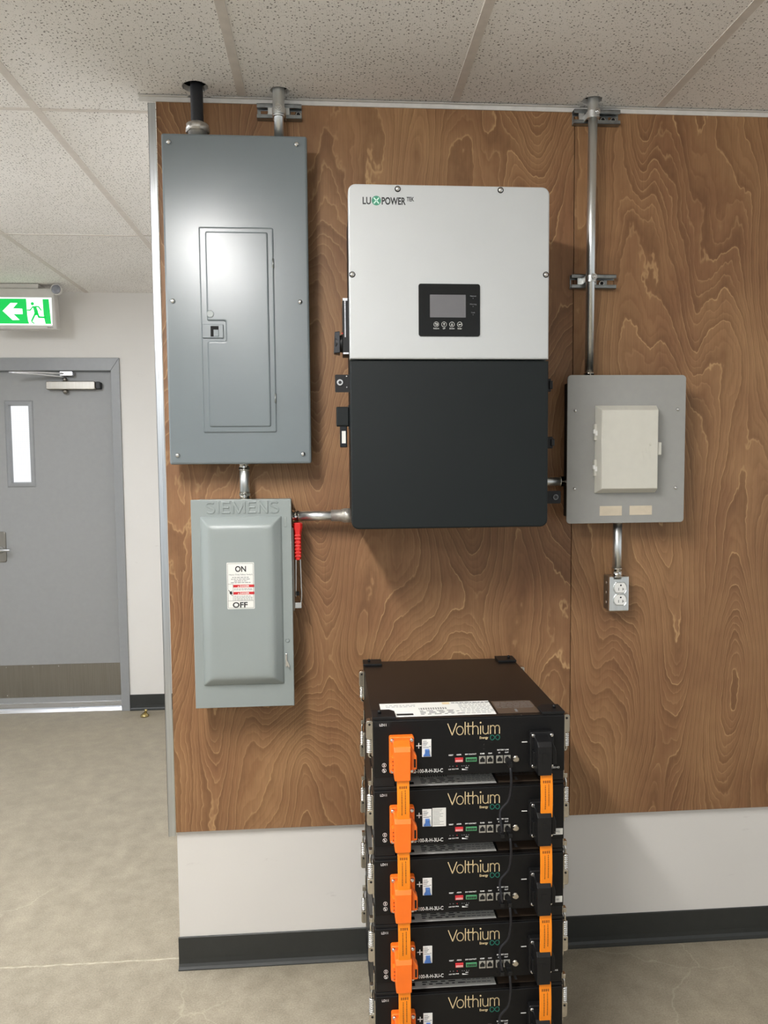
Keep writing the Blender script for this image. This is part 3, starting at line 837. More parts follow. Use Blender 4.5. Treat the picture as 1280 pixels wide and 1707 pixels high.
# measured front field sits 3.5 cm proud of the cover, its right side nearly square
ring0 = [(1.2565, 1.4625), (1.4405, 1.4625), (1.4405, 1.7185), (1.2565, 1.7185)]
ring1 = [(1.2655, 1.4755), (1.4335, 1.4755), (1.4335, 1.7040), (1.2655, 1.7040)]
bdo.loft([[(x, RY, z) for x, z in ring0], [(x, RY - 0.004, z) for x, z in ring0], [(x, RY - 0.034, z) for x, z in ring1], [(x, RY - 0.035, z) for x, z in inset(ring1, 0.002)]])
bd = bdo.build('beige_door', 'beige', rp, 0.0018)
bd['label'] = 'beige sloped door'
MB().plate(rrect(1.430, 1.5725, 1.4480, 1.6105, 0.003, 3), RY - 0.012, RY - 0.027, 0.003).build('pull_tab', 'beige', bd)
for z in (1.641, 1.537):
    h_ = MB().box(1.2520, RY, z - 0.024, 1.2645, RY - 0.012, z + 0.024).build('hinge', 'beige', bd, 0.001)
    MB().box(1.2540, RY - 0.0115, z - 0.010, 1.2630, RY - 0.0150, z + 0.004).box(1.2490, RY - 0.005, z - 0.004, 1.2540, RY - 0.013, z + 0.008).build('hinge_pin', 'outlet', h_)
em = MB()
ey = RY - 0.0349
em.ribbon([[(1.386, 1.584), (1.392, 1.562), (1.408, 1.562), (1.413, 1.588)], [(1.388, 1.588), (1.396, 1.594), (1.400, 1.580), (1.406, 1.586), (1.407, 1.604)], [(1.386, 1.584), (1.392, 1.588)]], 0.0018, ey, 0.0008)
em.lathe((1.4105, ey, 1.604), (1.4105, ey - 0.001, 1.604), [(0, 0.004), (1, 0.003)], 12).ribbon([[(1.346, 1.588), (1.352, 1.592)]], 0.003, ey, 0.0008)
em.build('embossed_mark', 'beige', bd)
screws(rc, [(1.198, 1.704), (1.506, 1.707), (1.1975, 1.476), (1.5035, 1.476)], RY, 0.0050, 0.005)
MB().plate(rrect(1.2740, 1.3955, 1.3410, 1.4240), RY, RY - 0.0012).build('name_blank', 'cream', rc)
MB().plate(rrect(1.3645, 1.3965, 1.4325, 1.4240), RY, RY - 0.0012).build('name_blank', 'cream', rc)

# ================================================================== PIPES, STRUTS, RECEPTACLE
def hexnut(m, a, b, r):
    return m.lathe(a, b, [(0, r), (1, r)], 6)

# black flexible cable into the panel top
cb = thing('service_cable', 'thick black cable entering the grey panel top from the ceiling', 'cable', (0.126, -0.06, 2.46))
MB().tube([(0.1265, -0.062, 2.470), (0.1262, -0.062, 2.53), (0.1258, -0.060, 2.60), (0.1255, -0.045, 2.66)], 0.0175, 18).build('cable_jacket', 'cable', cb)
cn = MB().lathe((0.1265, -0.062, 2.459), (0.1265, -0.062, 2.505), [(0, 0.026), (0.45, 0.026), (0.47, 0.031), (0.85, 0.031), (0.86, 0.024), (1, 0.019)], 24)
hexnut(cn, (0.1265, -0.062, 2.478), (0.1265, -0.062, 2.492), 0.033)
cn.build('cable_gland', 'cast', cb)

def strut(x0, x1, zc, label, hole_x, bolt_x, clampx, clampz, clampy, r, screwside=0.3):
    """slotted channel, open towards the room"""
    s = thing('strut_channel', label, 'strut channel', ((x0 + x1) / 2, 0, zc), 'slotted strut channels holding the conduits')
    h = 0.0205; D = 0.021
    m = MB()
    # web with rectangular slots
    sl = sorted(hole_x)
    m.box(x0, -0.0025, zc + 0.0075, x1, -0.0003, zc + h).box(x0, -0.0025, zc - h, x1, -0.0003, zc - 0.0075)
    cur = x0
    for hx in sl:
        m.box(cur, -0.0025, zc - 0.0075, hx - 0.011, -0.0003, zc + 0.0075); cur = hx + 0.011
    m.box(cur, -0.0025, zc - 0.0075, x1, -0.0003, zc + 0.0075)
    for sg in (-1, 1):
        m.box(x0, -D, zc + sg * (h - 0.0022), x1, -0.0003, zc + sg * h)
        m.box(x0, -D, zc + sg * (h - 0.009), x1, -D + 0.002, zc + sg * h)
        m.box(x0, -D, zc + sg * (h - 0.009), x1, -D + 0.006, zc + sg * (h - 0.011))
    m.build('channel', 'zincdull', s, 0.0006)
    for hx in bolt_x:
        MB().lathe((hx, -0.0025, zc - 0.002), (hx, -0.006, zc - 0.002), [(0, 0.0095), (0.5, 0.0095), (1, 0.007)], 14).build('washer_screw', 'screw', s)
        MB().lathe((hx, -0.006, zc - 0.002), (hx, -0.0066, zc - 0.002), [(0, 0.0055), (1, 0.0055)], 10).build('screw_socket', 'slot', s)
    # two-piece pipe clamp hooked in the channel
    c = MB()
    ring = []
    n = 16
    for rr in (r + 0.0008, r + 0.0032):
        ring.append([(clampx + rr * math.cos(PI + PI * k / n), clampy + rr * math.sin(PI + PI * k / n)) for k in range(n + 1)])
    poly = ring[1] + [(clampx + r + 0.0032, -0.012), (clampx + r + 0.0008, -0.012)] + list(reversed(ring[0])) + [(clampx - r - 0.0008, -0.012), (clampx - r - 0.0032, -0.012)]
    c.slab(poly, clampz - 0.009, clampz + 0.009)
    c.box(clampx - r - 0.017, -0.019, zc - 0.014, clampx - r - 0.001, -0.012, zc + 0.014).box(clampx + r + 0.001, -0.019, zc - 0.014, clampx + r + 0.012, -0.012, zc + 0.014)
    cc = c.build('pipe_clamp', 'zinc', s)
    a = -PI / 2 + screwside
    px, py = clampx + (r + 0.003) * math.cos(a), clampy + (r + 0.003) * math.sin(a)
    ux, uy = math.cos(a), math.sin(a)
    b = MB().lathe((px, py, clampz + 0.004), (px + ux * 0.007, py + uy * 0.007, clampz + 0.004), [(0, 0.0062), (0.8, 0.0062), (1, 0.0045)], 6)
    b.lathe((px, py, clampz + 0.004), (px + ux * 0.003, py + uy * 0.003, clampz + 0.004), [(0, 0.009), (1, 0.009)], 16)
    b.build('clamp_bolt', 'screw', cc)
    return s

def conduit(name_label, a, b, r, ends, group='galvanised conduits', ztop=None):
    """ends: list of (t, kind) along the pipe; kind: 'set' set-screw connector, 'sleeve' coupling, 'cast' offset body"""
    a = Vector(a); b = Vector(b); d = (b - a); L = d.length; d.normalize()
    t = thing('conduit', name_label, 'conduit', tuple(a), group)
    MB().cyl(a, b, r, n=24).build('pipe', 'zinc', t)
    for t0, t1, kind in ends:
        p = a + d * t0; q = a + d * t1
        if kind == 'sleeve':
            MB().lathe(p, q, [(0, r + 0.001), (0.01, r + 0.0035), (0.03, r + 0.0035), (0.04, r + 0.0028), (0.96, r + 0.0028), (0.97, r + 0.0035), (0.99, r + 0.0035), (1, r + 0.001)], 24).build('coupling', 'zinc', t)
        elif kind == 'set':
            MB().lathe(p, q, [(0, r + 0.004), (0.12, r + 0.004), (0.14, r + 0.002), (0.86, r + 0.002), (0.88, r + 0.0032), (1, r + 0.0032)], 24).build('connector', 'chrome', t)
            mid = (p + q) / 2
            MB().lathe(mid + Vector((0.001, -r, 0)), mid + Vector((0.001, -r - 0.008, 0)), [(0, 0.0045), (0.8, 0.0045), (1, 0.003)], 10).build('set_screw', 'screw', t)
        elif kind == 'cast':
            mm = MB().lathe(p, q, [(0, r + 0.0028), (0.5, r + 0.0032), (0.52, r + 0.005), (0.7, r + 0.0065), (1, r + 0.0065)], 20)
            pp = a + d * (t0 + (t1 - t0) * 0.62); qq = a + d * (t0 + (t1 - t0) * 0.98)
            mm.lathe(pp, qq, [(0, r + 0.009), (1, r + 0.009)], 6)
            mm.build('cast_connector', 'cast', t)
    return t

R1 = 0.0138
conduit('short upper conduit from the ceiling into the tall grey panel', (0.350, -0.050, 2.455), (0.352, -0.050, 2.72), R1, [(0.075, 0.24, 'sleeve')])
strut(0.287, 0.414, 2.561, 'slotted strut bracket at ceiling above the tall grey panel', [0.308, 0.393], [0.324, 0.404], 0.3513, 2.546, -0.050, R1 + 0.002, 0.0)
conduit('short vertical conduit between tall grey panel and the disconnect below', (0.2355, -0.060, 1.452), (0.2355, -0.060, 1.562), 0.0142, [(0.004, 0.022, 'set'), (0.088, 0.106, 'set')])
conduit('horizontal conduit from the disconnect to the inverter', (0.366, -0.060, 1.4045), (0.5385, -0.060, 1.4045), 0.0142, [(0.004, 0.024, 'set'), (0.117, 0.176, 'cast')])
conduit('long vertical conduit right of the inverter, ceiling to breaker box', (1.2535, -0.045, 1.786), (1.2585, -0.045, 2.72), 0.0130, [(0.004, 0.032, 'set'), (0.765, 0.90, 'sleeve')])
strut(1.210, 1.3495, 2.568, 'slotted strut bracket at ceiling on the long right conduit', [1.226, 1.292, 1.330], [1.302, 1.333], 1.2573, 2.560, -0.045, 0.0150, 0.45)
strut(1.207, 1.3430, 2.092, 'slotted strut bracket halfway down the long right conduit', [1.222, 1.300, 1.332], [1.304], 1.2552, 2.092, -0.045, 0.0132, 0.35)
conduit('short horizontal conduit between inverter and right breaker box', (1.0460, -0.050, 1.497), (1.196, -0.050, 1.497), 0.0130, [(0.118, 0.150, 'set')])
conduit('short vertical conduit from breaker box down to the receptacle', (1.3445, -0.050, 1.200), (1.3445, -0.050, 1.394), 0.0135, [(0.006, 0.034, 'set'), (0.172, 0.19, 'set')])

# duplex receptacle box
rb = thing('receptacle_box', 'small steel box with white duplex outlet on plywood', 'electrical outlet', (1.352, 0, 1.101))
MB().box(1.3215, -0.0005, 1.103, 1.3795, -0.048, 1.2065).build('metal_box', 'zincdull', rb, 0.002)
ko = MB()
for z in (1.185, 1.155, 1.125):
    ko.lathe((1.3215, -0.024, z), (1.3205, -0.024, z), [(0, 0.005), (1, 0.004)], 12)
ko.build('knockouts', 'zinc', rb)
rpl = MB().plate(rrect(1.3195, 1.1015, 1.3805, 1.2080, 0.003, 3), -0.047, -0.0560, 0.003).build('cover_plate', 'zinc', rb)
for z in (1.1735, 1.1365):
    n = 28; out = []
    for k in range(n):
        a = 2 * PI * k / n
        out.append((1.3525 + 0.0185 * math.cos(a), z + max(-0.0148, min(0.0148, 0.0185 * math.sin(a)))))
    f = MB()
    rng = [(x * 1.0, zz) for x, zz in out]
    f.loft([[(x, -0.0555, zz) for x, zz in inset(rng, -0.003)], [(x, -0.0590, zz) for x, zz in inset(rng, -0.0022)], [(x, -0.0575, zz) for x, zz in inset(rng, -0.0002)]], False, False)
    f.build('outlet_rim', 'zinc', rpl)
    fc = MB().plate(out, -0.0555, -0.0595, 0.001).build('outlet_face', 'outlet', rpl)
    hs = MB().lathe((1.3535, -0.0594, z + 0.0080), (1.3535, -0.0598, z + 0.0080), [(0, 0.0026), (1, 0.0026)], 12)
    hs.plate(rrect(1.3463, z - 0.008, 1.3478, z + 0.0005), -0.0594, -0.0598)
    hs.plate(rrect(1.3590, z - 0.008, 1.3605, z + 0.0005), -0.0594, -0.0598).plate(rrect(1.3600, z - 0.0046, 1.3640, z - 0.0032), -0.0594, -0.0598)
    hs.build('prong_slots', 'slot', fc)
MB().lathe((1.3525, -0.056, 1.155), (1.3525, -0.059, 1.155), [(0, 0.004), (0.5, 0.0038), (1, 0.002)], 12).build('plate_screw', 'screw', rpl)

# ================================================================== EXIT SIGN, DOOR STOP
es = thing('exit_sign', 'lit green running man exit sign with left arrow', 'exit sign', (-1.28, 2.38, 2.35))
EY = 2.31
h0 = [(-1.462, 2.343), (-1.088, 2.343), (-1.098, 2.578), (-1.452, 2.578)]
MB().loft([[(x, EY + 0.075, z) for x, z in inset(h0, 0.004)], [(x, EY + 0.006, z) for x, z in h0], [(x, EY, z) for x, z in inset(h0, 0.005)]]).build('housing', 'signhouse', es, 0.003)
MB().loft([[(-1.40, EY + 0.01, 2.577), (-1.19, EY + 0.01, 2.577), (-1.19, EY + 0.08, 2.577), (-1.40, EY + 0.08, 2.577)], [(-1.42, EY - 0.01, HC - 0.0028), (-1.18, EY - 0.01, HC - 0.0028), (-1.18, EY + 0.10, HC - 0.0028), (-1.42, EY + 0.10, HC - 0.0028)]]).build('ceiling_canopy', 'signhouse', es, 0.002)
pn = MB().plate(rrect(-1.440, 2.366, -1.1125, 2.5235, 0.002, 2), EY + 0.001, EY - 0.0015).build('legend_panel', 'signwhite', es)
# face scale: panel 153 mm high; legend laid out from the photograph
gx = lambda px: -1.1125 + (px - 880) * (0.1575 / 500.0)
gz = lambda py: 2.5235 - (py - 375) * (0.1575 / 500.0)
P = lambda pts: [(gx(x), gz(y)) for x, y in pts]
def ccw(poly):
    a = sum(poly[i - 1][0] * poly[i][1] - poly[i][0] * poly[i - 1][1] for i in range(len(poly)))
    return poly if a > 0 else poly[::-1]
gm = MB()
YG0, YG1 = EY - 0.0015, EY - 0.0019
gm.plate(ccw(P([(-140, 398), (430, 398), (440, 700), (452, 800), (470, 850), (-140, 850)])), YG0, YG1)
gm.plate(ccw(P([(722, 402), (832, 402), (862, 852), (760, 852), (745, 770), (732, 690)])), YG0, YG1)
gm.build('green_field', 'signgreen', pn)
MB().plate(ccw(P([(5, 620), (150, 475), (275, 475), (190, 572), (355, 580), (360, 676), (195, 676), (300, 782), (175, 785)])), YG1, YG1 - 0.0004).build('arrow', 'signwhite', pn)
man = MB()
man.lathe((gx(538), YG0, gz(487)), (gx(538), YG1, gz(487)), [(0, 0.0092), (1, 0.0092)], 20)
man.plate(ccw(P([(540, 532), (600, 530), (632, 620), (640, 690), (575, 700), (560, 600)])), YG0, YG1)
for ln, w in (([(445, 603), (495, 603), (545, 540)], 0.0065), ([(600, 538), (648, 542), (690, 605)], 0.0070), ([(585, 660), (548, 735), (515, 800)], 0.0095), ([(615, 640), (645, 728), (765, 735)], 0.0100), ([(515, 815), (560, 845)], 0.006)):
    man.ribbon([P(ln)], w, YG0, 0.0004)
man.build('running_figure', 'signgreen', pn)
text('maker_lettering', 'Stanpro', gx(790), 2.3505, EY - 0.001, 0.010, 'ink', es, width=0.032)
lh = MB().lathe((-1.078, EY + 0.03, 2.567), (-1.078, EY - 0.02, 2.567), [(0, 0.022), (0.6, 0.030), (1, 0.031)], 24).build('lamp_head', 'signhouse', es)
MB().lathe((-1.078, EY - 0.0201, 2.567), (-1.078, EY - 0.0265, 2.567), [(0, 0.0265), (0.5, 0.024), (1, 0.012)], 24).build('lamp_lens', 'lens', lh)

dst = thing('door_stop', 'small worn brass stop on floor near the door', 'door stop', (-0.677, 2.40, 0))
MB().lathe((-0.677, 2.40, 0.0), (-0.677, 2.40, 0.022), [(0, 0.026), (0.35, 0.026), (0.6, 0.020), (1, 0.012)], 20).build('stop_base', 'brass', dst)
MB().lathe((-0.672, 2.40, 0.021), (-0.668, 2.40, 0.045), [(0, 0.009), (0.5, 0.008), (0.8, 0.011), (1, 0.006)], 14).build('stop_post', 'brass', dst)

# ================================================================== BATTERY STACK
BW, BD, BH, PITCH = 0.2287, 0.518, 0.138, 0.169
BX, BYF, ZTOP = 0.8022, -0.536, 0.957

def stroke_word():
    """thin rounded lettering of the maker's word, height 1 for the capital, advance in x"""
    def arc(cx, cz, rx, rz, a0, a1, n=18):
        return [(cx + rx * math.cos(math.radians(a0 + (a1 - a0) * k / n)), cz + rz * math.sin(math.radians(a0 + (a1 - a0) * k / n))) for k in range(n + 1)]
    L = []
    L += [[(0.0, 0.92), (0.42, 0.0), (0.84, 0.92)]]
    L += [arc(1.17, 0.34, 0.33, 0.34, 0, 360, 28)]
    L += [[(1.68, 0.0), (1.68, 1.0)]]
    L += [[(1.98, 0.92), (1.98, 0.16)] + arc(2.12, 0.16, 0.14, 0.16, 180, 280, 8), [(1.82, 0.66), (2.34, 0.66)]]
    L += [[(2.42, 0.0), (2.42, 1.0)], [(2.42, 0.30)] + arc(2.68, 0.42, 0.26, 0.25, 170, 0, 12) + [(2.94, 0.0)]]
    L += [[(3.18, 0.0), (3.18, 0.66)]]
    L += [[(3.40, 0.66), (3.40, 0.26)] + arc(3.66, 0.26, 0.26, 0.26, 180, 350, 12) + [(3.92, 0.30)], [(3.92, 0.66), (3.92, 0.0)]]
    L += [[(4.14, 0.0), (4.14, 0.66)], [(4.14, 0.36)] + arc(4.36, 0.44, 0.22, 0.22, 170, 0, 12) + [(4.58, 0.0)], [(4.58, 0.36)] + arc(4.80, 0.44, 0.22, 0.22, 170, 0, 12) + [(5.02, 0.0)]]
    dot = (3.18, 0.92)
    return L, dot, 5.02

def battery_root(label):
    r = bpy.data.objects.new('battery_unit', None); COL.objects.link(r)
    r.empty_display_size = 0.05
    r['_o'] = (0, 0, 0)
    r['label'] = label; r['category'] = 'battery'; r['group'] = 'stacked rack batteries'
    return r

def lx(X): return X - BX
def lz(Z): return Z - (ZTOP - BH)

def make_battery(label):
    """local frame: front face at y=0, body rises from z=0"""
    r = battery_root(label)
    MB().box(-BW, 0.0, 0, BW, BD, BH - 0.0015).build('case', 'batt', r, 0.0025)
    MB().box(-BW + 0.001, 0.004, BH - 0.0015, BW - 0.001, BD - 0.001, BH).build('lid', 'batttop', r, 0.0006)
    # corner brackets on the lid, feet below
    for sx in (-1, 1):
        for yb in (0, 1):
            y0, y1 = (0.003, 0.058) if yb == 0 else (BD - 0.05, BD + 0.003)
            xo, xi = sx * (BW + 0.001), sx * (BW - 0.054)
            pl = [(xo, y0), (xi, y0), (xi, y1 - 0.012 if yb == 0 else y1), (xi + sx * 0.012 if yb == 0 else xi, y1), (xo, y1)]
            b = MB().slab(pl, BH, BH + 0.0065).build('corner_bracket', 'black', r, 0.0012)
            b['pin'] = (sx * (BW - 0.017), (y0 + y1) / 2)
            f = MB().box(sx * (BW - 0.001), y0, -0.0235, sx * (BW - 0.050), y1, -0.0002).build('foot', 'black', r, 0.0015)
    # labels on the lid
    tz = BH + 0.0003
    wl = MB().slab([(lx(0.596), 0.018), (lx(0.870), 0.018), (lx(0.870), 0.118), (lx(0.596), 0.118)], BH, tz).build('lid_label', 'paper', r)
    wl['label'] = 'white printed safety label'
    pr = MB()
    def pbox(m, x0, y0, x1, y1): m.box(x0, y0, tz, x1, y1, tz + 0.0002)
    for k in range(34):
        x = lx(0.690) + k * 0.0020
        if k % 3 != 1: pbox(pr, x, 0.064, x + 0.0012, 0.078)
    for y in (0.030, 0.038, 0.046, 0.054):
        x = lx(0.690)
        while x < lx(0.78):
            d = random.uniform(0.006, 0.018); pbox(pr, x, y, x + d, y + 0.003); x += d + 0.008
    pbox(pr, lx(0.632), 0.028, lx(0.672), 0.040)
    pr.build('label_print', 'ink', wl)
    pg = MB()
    for y in (0.030, 0.040, 0.050, 0.060, 0.070, 0.080, 0.090, 0.100):
        x = lx(0.79)
        while x < lx(0.862):
            d = random.uniform(0.004, 0.012); pbox(pg, x, y, x + d, y + 0.002); x += d + 0.003
        if y > 0.085:
            x = lx(0.61)
            while x < lx(0.68):
                d = random.uniform(0.004, 0.012); pbox(pg, x, y, x + d, y + 0.002); x += d + 0.003
    x = lx(0.775)
    while x < lx(0.865):
        d = random.uniform(0.005, 0.012); pbox(pg, x, 0.106, x + d, 0.111); x += d + 0.002
    pg.build('label_small_print', 'greyink', wl)
    MB().box(lx(0.752), 0.100, tz, lx(0.770), 0.114, tz + 0.0002).build('warning_mark', 'gold', wl)
    bl = MB().slab([(lx(0.876), 0.020), (lx(0.976), 0.020), (lx(0.976), 0.112), (lx(0.876), 0.112)], BH, tz).build('lid_label', 'brownlabel', r)
    bl['label'] = 'dark brown printed label'
    pb = MB()
    for y in (0.060, 0.070, 0.080, 0.090, 0.100):
        x = lx(0.88)
        while x < lx(0.965):
            d = random.uniform(0.006, 0.016); pbox(pb, x, y, x + d, y + 0.002); x += d + 0.003
    pbox(pb, lx(0.920), 0.030, lx(0.926), 0.048)
    pb.build('label_print', 'greyink', bl)
    # front lettering
    y = -0.0003
    L, dot, w = stroke_word()
    s = 0.1235 / w; x0, z0 = lx(0.7495), lz(0.916)
    hs = 0.0300
    m = MB().ribbon([[(x0 + px * s, z0 + pz * hs) for px, pz in ln] for ln in L], 0.0021, 0.0)
    m.lathe((x0 + dot[0] * s, 0.0, z0 + dot[1] * hs), (x0 + dot[0] * s, -0.0003, z0 + dot[1] * hs), [(0, 0.0021), (1, 0.0021)], 14)
    m.build('brand_lettering', 'gold', r)
    text('energy_lettering', 'Energy', lx(0.8255), lz(0.9045), -0.0002, 0.0082, 'gold', r, width=0.0205, bold=0.0001)
    inf = []
    for k in range(49):
        a = 2 * PI * k / 48
        dd = 1 + math.sin(a) ** 2
        inf.append((lx(0.8622) + 0.0112 * math.cos(a) / dd, lz(0.9068) + 0.0165 * math.sin(a) * math.cos(a) / dd))
    MB().ribbon([inf], 0.0019, 0.0).build('infinity_mark', 'teal', r)
    text('model_lettering', '51.2-100-R-H-3U-C', lx(0.6565), lz(0.8275), -0.0002, 0.0125, 'white', r, width=0.0810, bold=0.0001)
    MB().ribbon([[(lx(0.6745), lz(0.893)), (lx(0.6865), lz(0.893))], [(lx(0.6805), lz(0.887)), (lx(0.6805), lz(0.899))]], 0.0020, 0.0).build('plus_mark', 'white', r)
    MB().ribbon([[(lx(0.9275), lz(0.893)), (lx(0.9395), lz(0.893))]], 0.0022, 0.0).build('minus_mark', 'white', r)
    for z in (0.849, 0.836):
        c = [(lx(0.5985) + 0.0045 * math.cos(2 * PI * k / 18), lz(z) + 0.0045 * math.sin(2 * PI * k / 18)) for k in range(19)]
        mm = MB().ribbon([c], 0.001, 0.0)
        if z > 0.84: mm.ribbon([[(lx(0.5985), lz(z) - 0.002), (lx(0.5985), lz(z) + 0.002)]], 0.002, 0.0)
        else: mm.ribbon([[(lx(0.5985) - 0.002, lz(z) + 0.002), (lx(0.5985) + 0.001, lz(z) - 0.002)], [(lx(0.5985), lz(z) + 0.001), (lx(0.5985), lz(z) - 0.003)]], 0.0018, 0.0)
        mm.build('ground_symbol', 'white', r)
    # breaker
    cbk = MB().plate(rrect(lx(0.6880), lz(0.8665), lx(0.7100), lz(0.9080)), 0.002, -0.003, 0.0006).build('circuit_breaker', 'outlet', r)
    MB().plate([(lx(0.6905), lz(0.8695)), (lx(0.7075), lz(0.8695)), (lx(0.7045), lz(0.876)), (lx(0.7045), lz(0.8855)), (lx(0.6945), lz(0.8855)), (lx(0.6945), lz(0.876))], -0.002, -0.009, 0.0015).build('toggle', 'blue', cbk)
    bp_ = MB()
    for z, w_ in ((0.9045, 0.009), (0.9005, 0.012), (0.8975, 0.010), (0.894, 0.008), (0.8895, 0.014)):
        bp_.plate(rrect(lx(0.6900), lz(z) - 0.0006, lx(0.6900) + w_, lz(z) + 0.0006), -0.0029, -0.0032)
    bp_.plate(rrect(lx(0.7045), lz(0.8905), lx(0.7080), lz(0.892)), -0.0029, -0.0032)
    bp_.build('breaker_print', 'greyink', cbk)
    # ports and switches
    dpw = MB().plate(rrect(lx(0.7662), lz(0.8505), lx(0.7855), lz(0.8610)), 0.002, -0.0025, 0.0006).build('dip_switch', 'dip', r)
    lv = MB()
    for k in range(6): lv.plate(rrect(lx(0.7676) + k * 0.0029, lz(0.8520), lx(0.7696) + k * 0.0029, lz(0.8562)), -0.0024, -0.0036)
    lv.build('switch_levers', 'pinkwhite', dpw)
    tb = MB().plate(rrect(lx(0.7920), lz(0.8512), lx(0.8180), lz(0.8602)), 0.002, -0.0035, 0.0005).build('terminal_block', 'terminal', r)
    tm = MB()
    for k in range(6): tm.plate(rrect(lx(0.7938) + k * 0.0039, lz(0.8530), lx(0.7966) + k * 0.0039, lz(0.8588)), -0.0034, -0.0037)
    tm.build('wire_holes', 'slot', tb)
    for xa in (0.8240, 0.8425, 0.8652, 0.8838):
        p = MB().plate(rrect(lx(xa), lz(0.8445), lx(xa + 0.0158), lz(0.8625)), 0.002, -0.0018, 0.0005).build('network_port', 'port', r)
        a, b = lx(xa + 0.0020), lx(xa + 0.0138)
        MB().plate([(a, lz(0.8485)), (b, lz(0.8485)), (b, lz(0.8560)), (b - 0.0022, lz(0.8560)), (b - 0.0022, lz(0.8585)), (b - 0.004, lz(0.8585)), (b - 0.004, lz(0.8605)), (a + 0.004, lz(0.8605)), (a + 0.004, lz(0.8585)), (a + 0.0022, lz(0.8585)), (a + 0.0022, lz(0.8560)), (a, lz(0.8560))], -0.0017, -0.0021).build('port_opening', 'slot', p)
    bt = MB().lathe((lx(0.9130), 0.001, lz(0.8535)), (lx(0.9130), -0.0055, lz(0.8535)), [(0, 0.0085), (0.5, 0.0085), (0.8, 0.0078), (0.82, 0.0062), (1, 0.0058)], 22).build('power_button', 'chrome', r)
    for t_, X, Z, sz in (('RESET', 0.7570, 0.8660, 0.0042), ('ADDR', 0.7758, 0.8665, 0.0042), ('DRY CONTACT', 0.8040, 0.8668, 0.0038), ('RS485', 0.8320, 0.8670, 0.0042), ('CAN', 0.8505, 0.8672, 0.0042), ('IN', 0.8725, 0.8678, 0.0042), ('OUT', 0.8905, 0.8680, 0.0042), ('BATTERY LINK', 0.8815, 0.8745, 0.0042), ('ALM', 0.7538, 0.8320, 0.0034), ('RUN', 0.7625, 0.8322, 0.0034), ('PWR', 0.7712, 0.8324, 0.0034), ('SOC', 0.7945, 0.8347, 0.0034)):
        text('port_lettering', t_, lx(X), lz(Z), -0.0002, sz, 'white', r, align='CENTER', bold=0.0001)
    for X in (0.7540, 0.7615, 0.7710, 0.7830, 0.7880, 0.7935, 0.7990):
        MB().lathe((lx(X), 0, lz(0.8405)), (lx(X), -0.0012, lz(0.8405)), [(0, 0.0012), (1, 0.0008)], 8).build('indicator_light', 'dip' if abs(X - 0.771) < 1e-4 else 'greyink', r)
    MB().plate([(lx(0.7830), lz(0.8305)), (lx(0.7975), lz(0.8305)), (lx(0.7830), lz(0.8342))], 0.0, -0.0003).build('charge_wedge', 'white', r)
    # terminals
    for pos, mt, xa, xb in (('positive_terminal', 'orange', 0.610, 0.668), ('negative_terminal', 'black', 0.9430, 1.0000)):
        xc = (xa + xb) / 2
        lev = 0.004 if pos[0] == 'p' else 0.001
        t = MB()
        t.plate(rrect(lx(xa), lz(0.834), lx(xb), lz(0.9215), 0.005, 4), 0.001, -0.016, 0.002)
        t.box(lx(xa) + 0.003, -0.014, lz(0.846), lx(xa) + 0.010, -0.032, lz(0.880))
        t.plate(ccw([(lx(xb) - 0.010, lz(0.905)), (lx(xb) - 0.002, lz(0.890)), (lx(xb) + lev, lz(0.880)), (lx(xb) + lev, lz(0.850)), (lx(xb) - 0.010, lz(0.848))]), -0.010, -0.034, 0.002)
        tt = t.build(pos, mt, r, 0.0012)
        c = lx(xc) - (0.002 if pos[0] == 'p' else 0.0035)
        rings = []
        hw0 = 0.0195 if pos[0] == 'p' else 0.0172
        for yy, z0, z1, hw in ((-0.015, lz(0.834), lz(0.914), hw0), (-0.047, lz(0.832), lz(0.910), hw0), (-0.054, lz(0.832), lz(0.900), hw0 * 0.965)):
            rings.append([(c - hw * 0.94, yy, z0), (c + hw * 0.94, yy, z0), (c + hw, yy, z1), (c - hw, yy, z1)])
        MB().loft(rings).build('plug_cover', mt, tt, 0.0015)
        for X in (xa + 0.0065, xb - 0.0065):
            for Z in (0.8410, 0.9145):
                MB().lathe((lx(X), -0.0155, lz(Z)), (lx(X), -0.0215, lz(Z)), [(0, 0.0046), (0.6, 0.0046), (1, 0.003)], 12).build('screw', 'screw', tt)
        if pos[0] == 'p':
            ho = MB()
            for k in range(3): ho.lathe((lx(xa) + 0.0065, -0.0318, lz(0.852 + 0.009 * k)), (lx(xa) + 0.0065, -0.0324, lz(0.852 + 0.009 * k)), [(0, 0.0013), (1, 0.0013)], 8)
            ho.plate(rrect(lx(xb) - 0.003, lz(0.855), lx(xb) + 0.0015, lz(0.875)), -0.0338, -0.0343)
            ho.build('vent_holes', 'slot', tt)
        else:
            MB().plate(rrect(c - 0.006, lz(0.860), c + 0.006, lz(0.885), 0.001, 2), -0.053, -0.0546).build('latch_pad', 'black', tt)
    return r

def copy_tree(o, parent=None):
    c = o.copy(); COL.objects.link(c)
    if parent is not None: c.parent = parent
    for ch in list(o.children): copy_tree(ch, c)
    return c

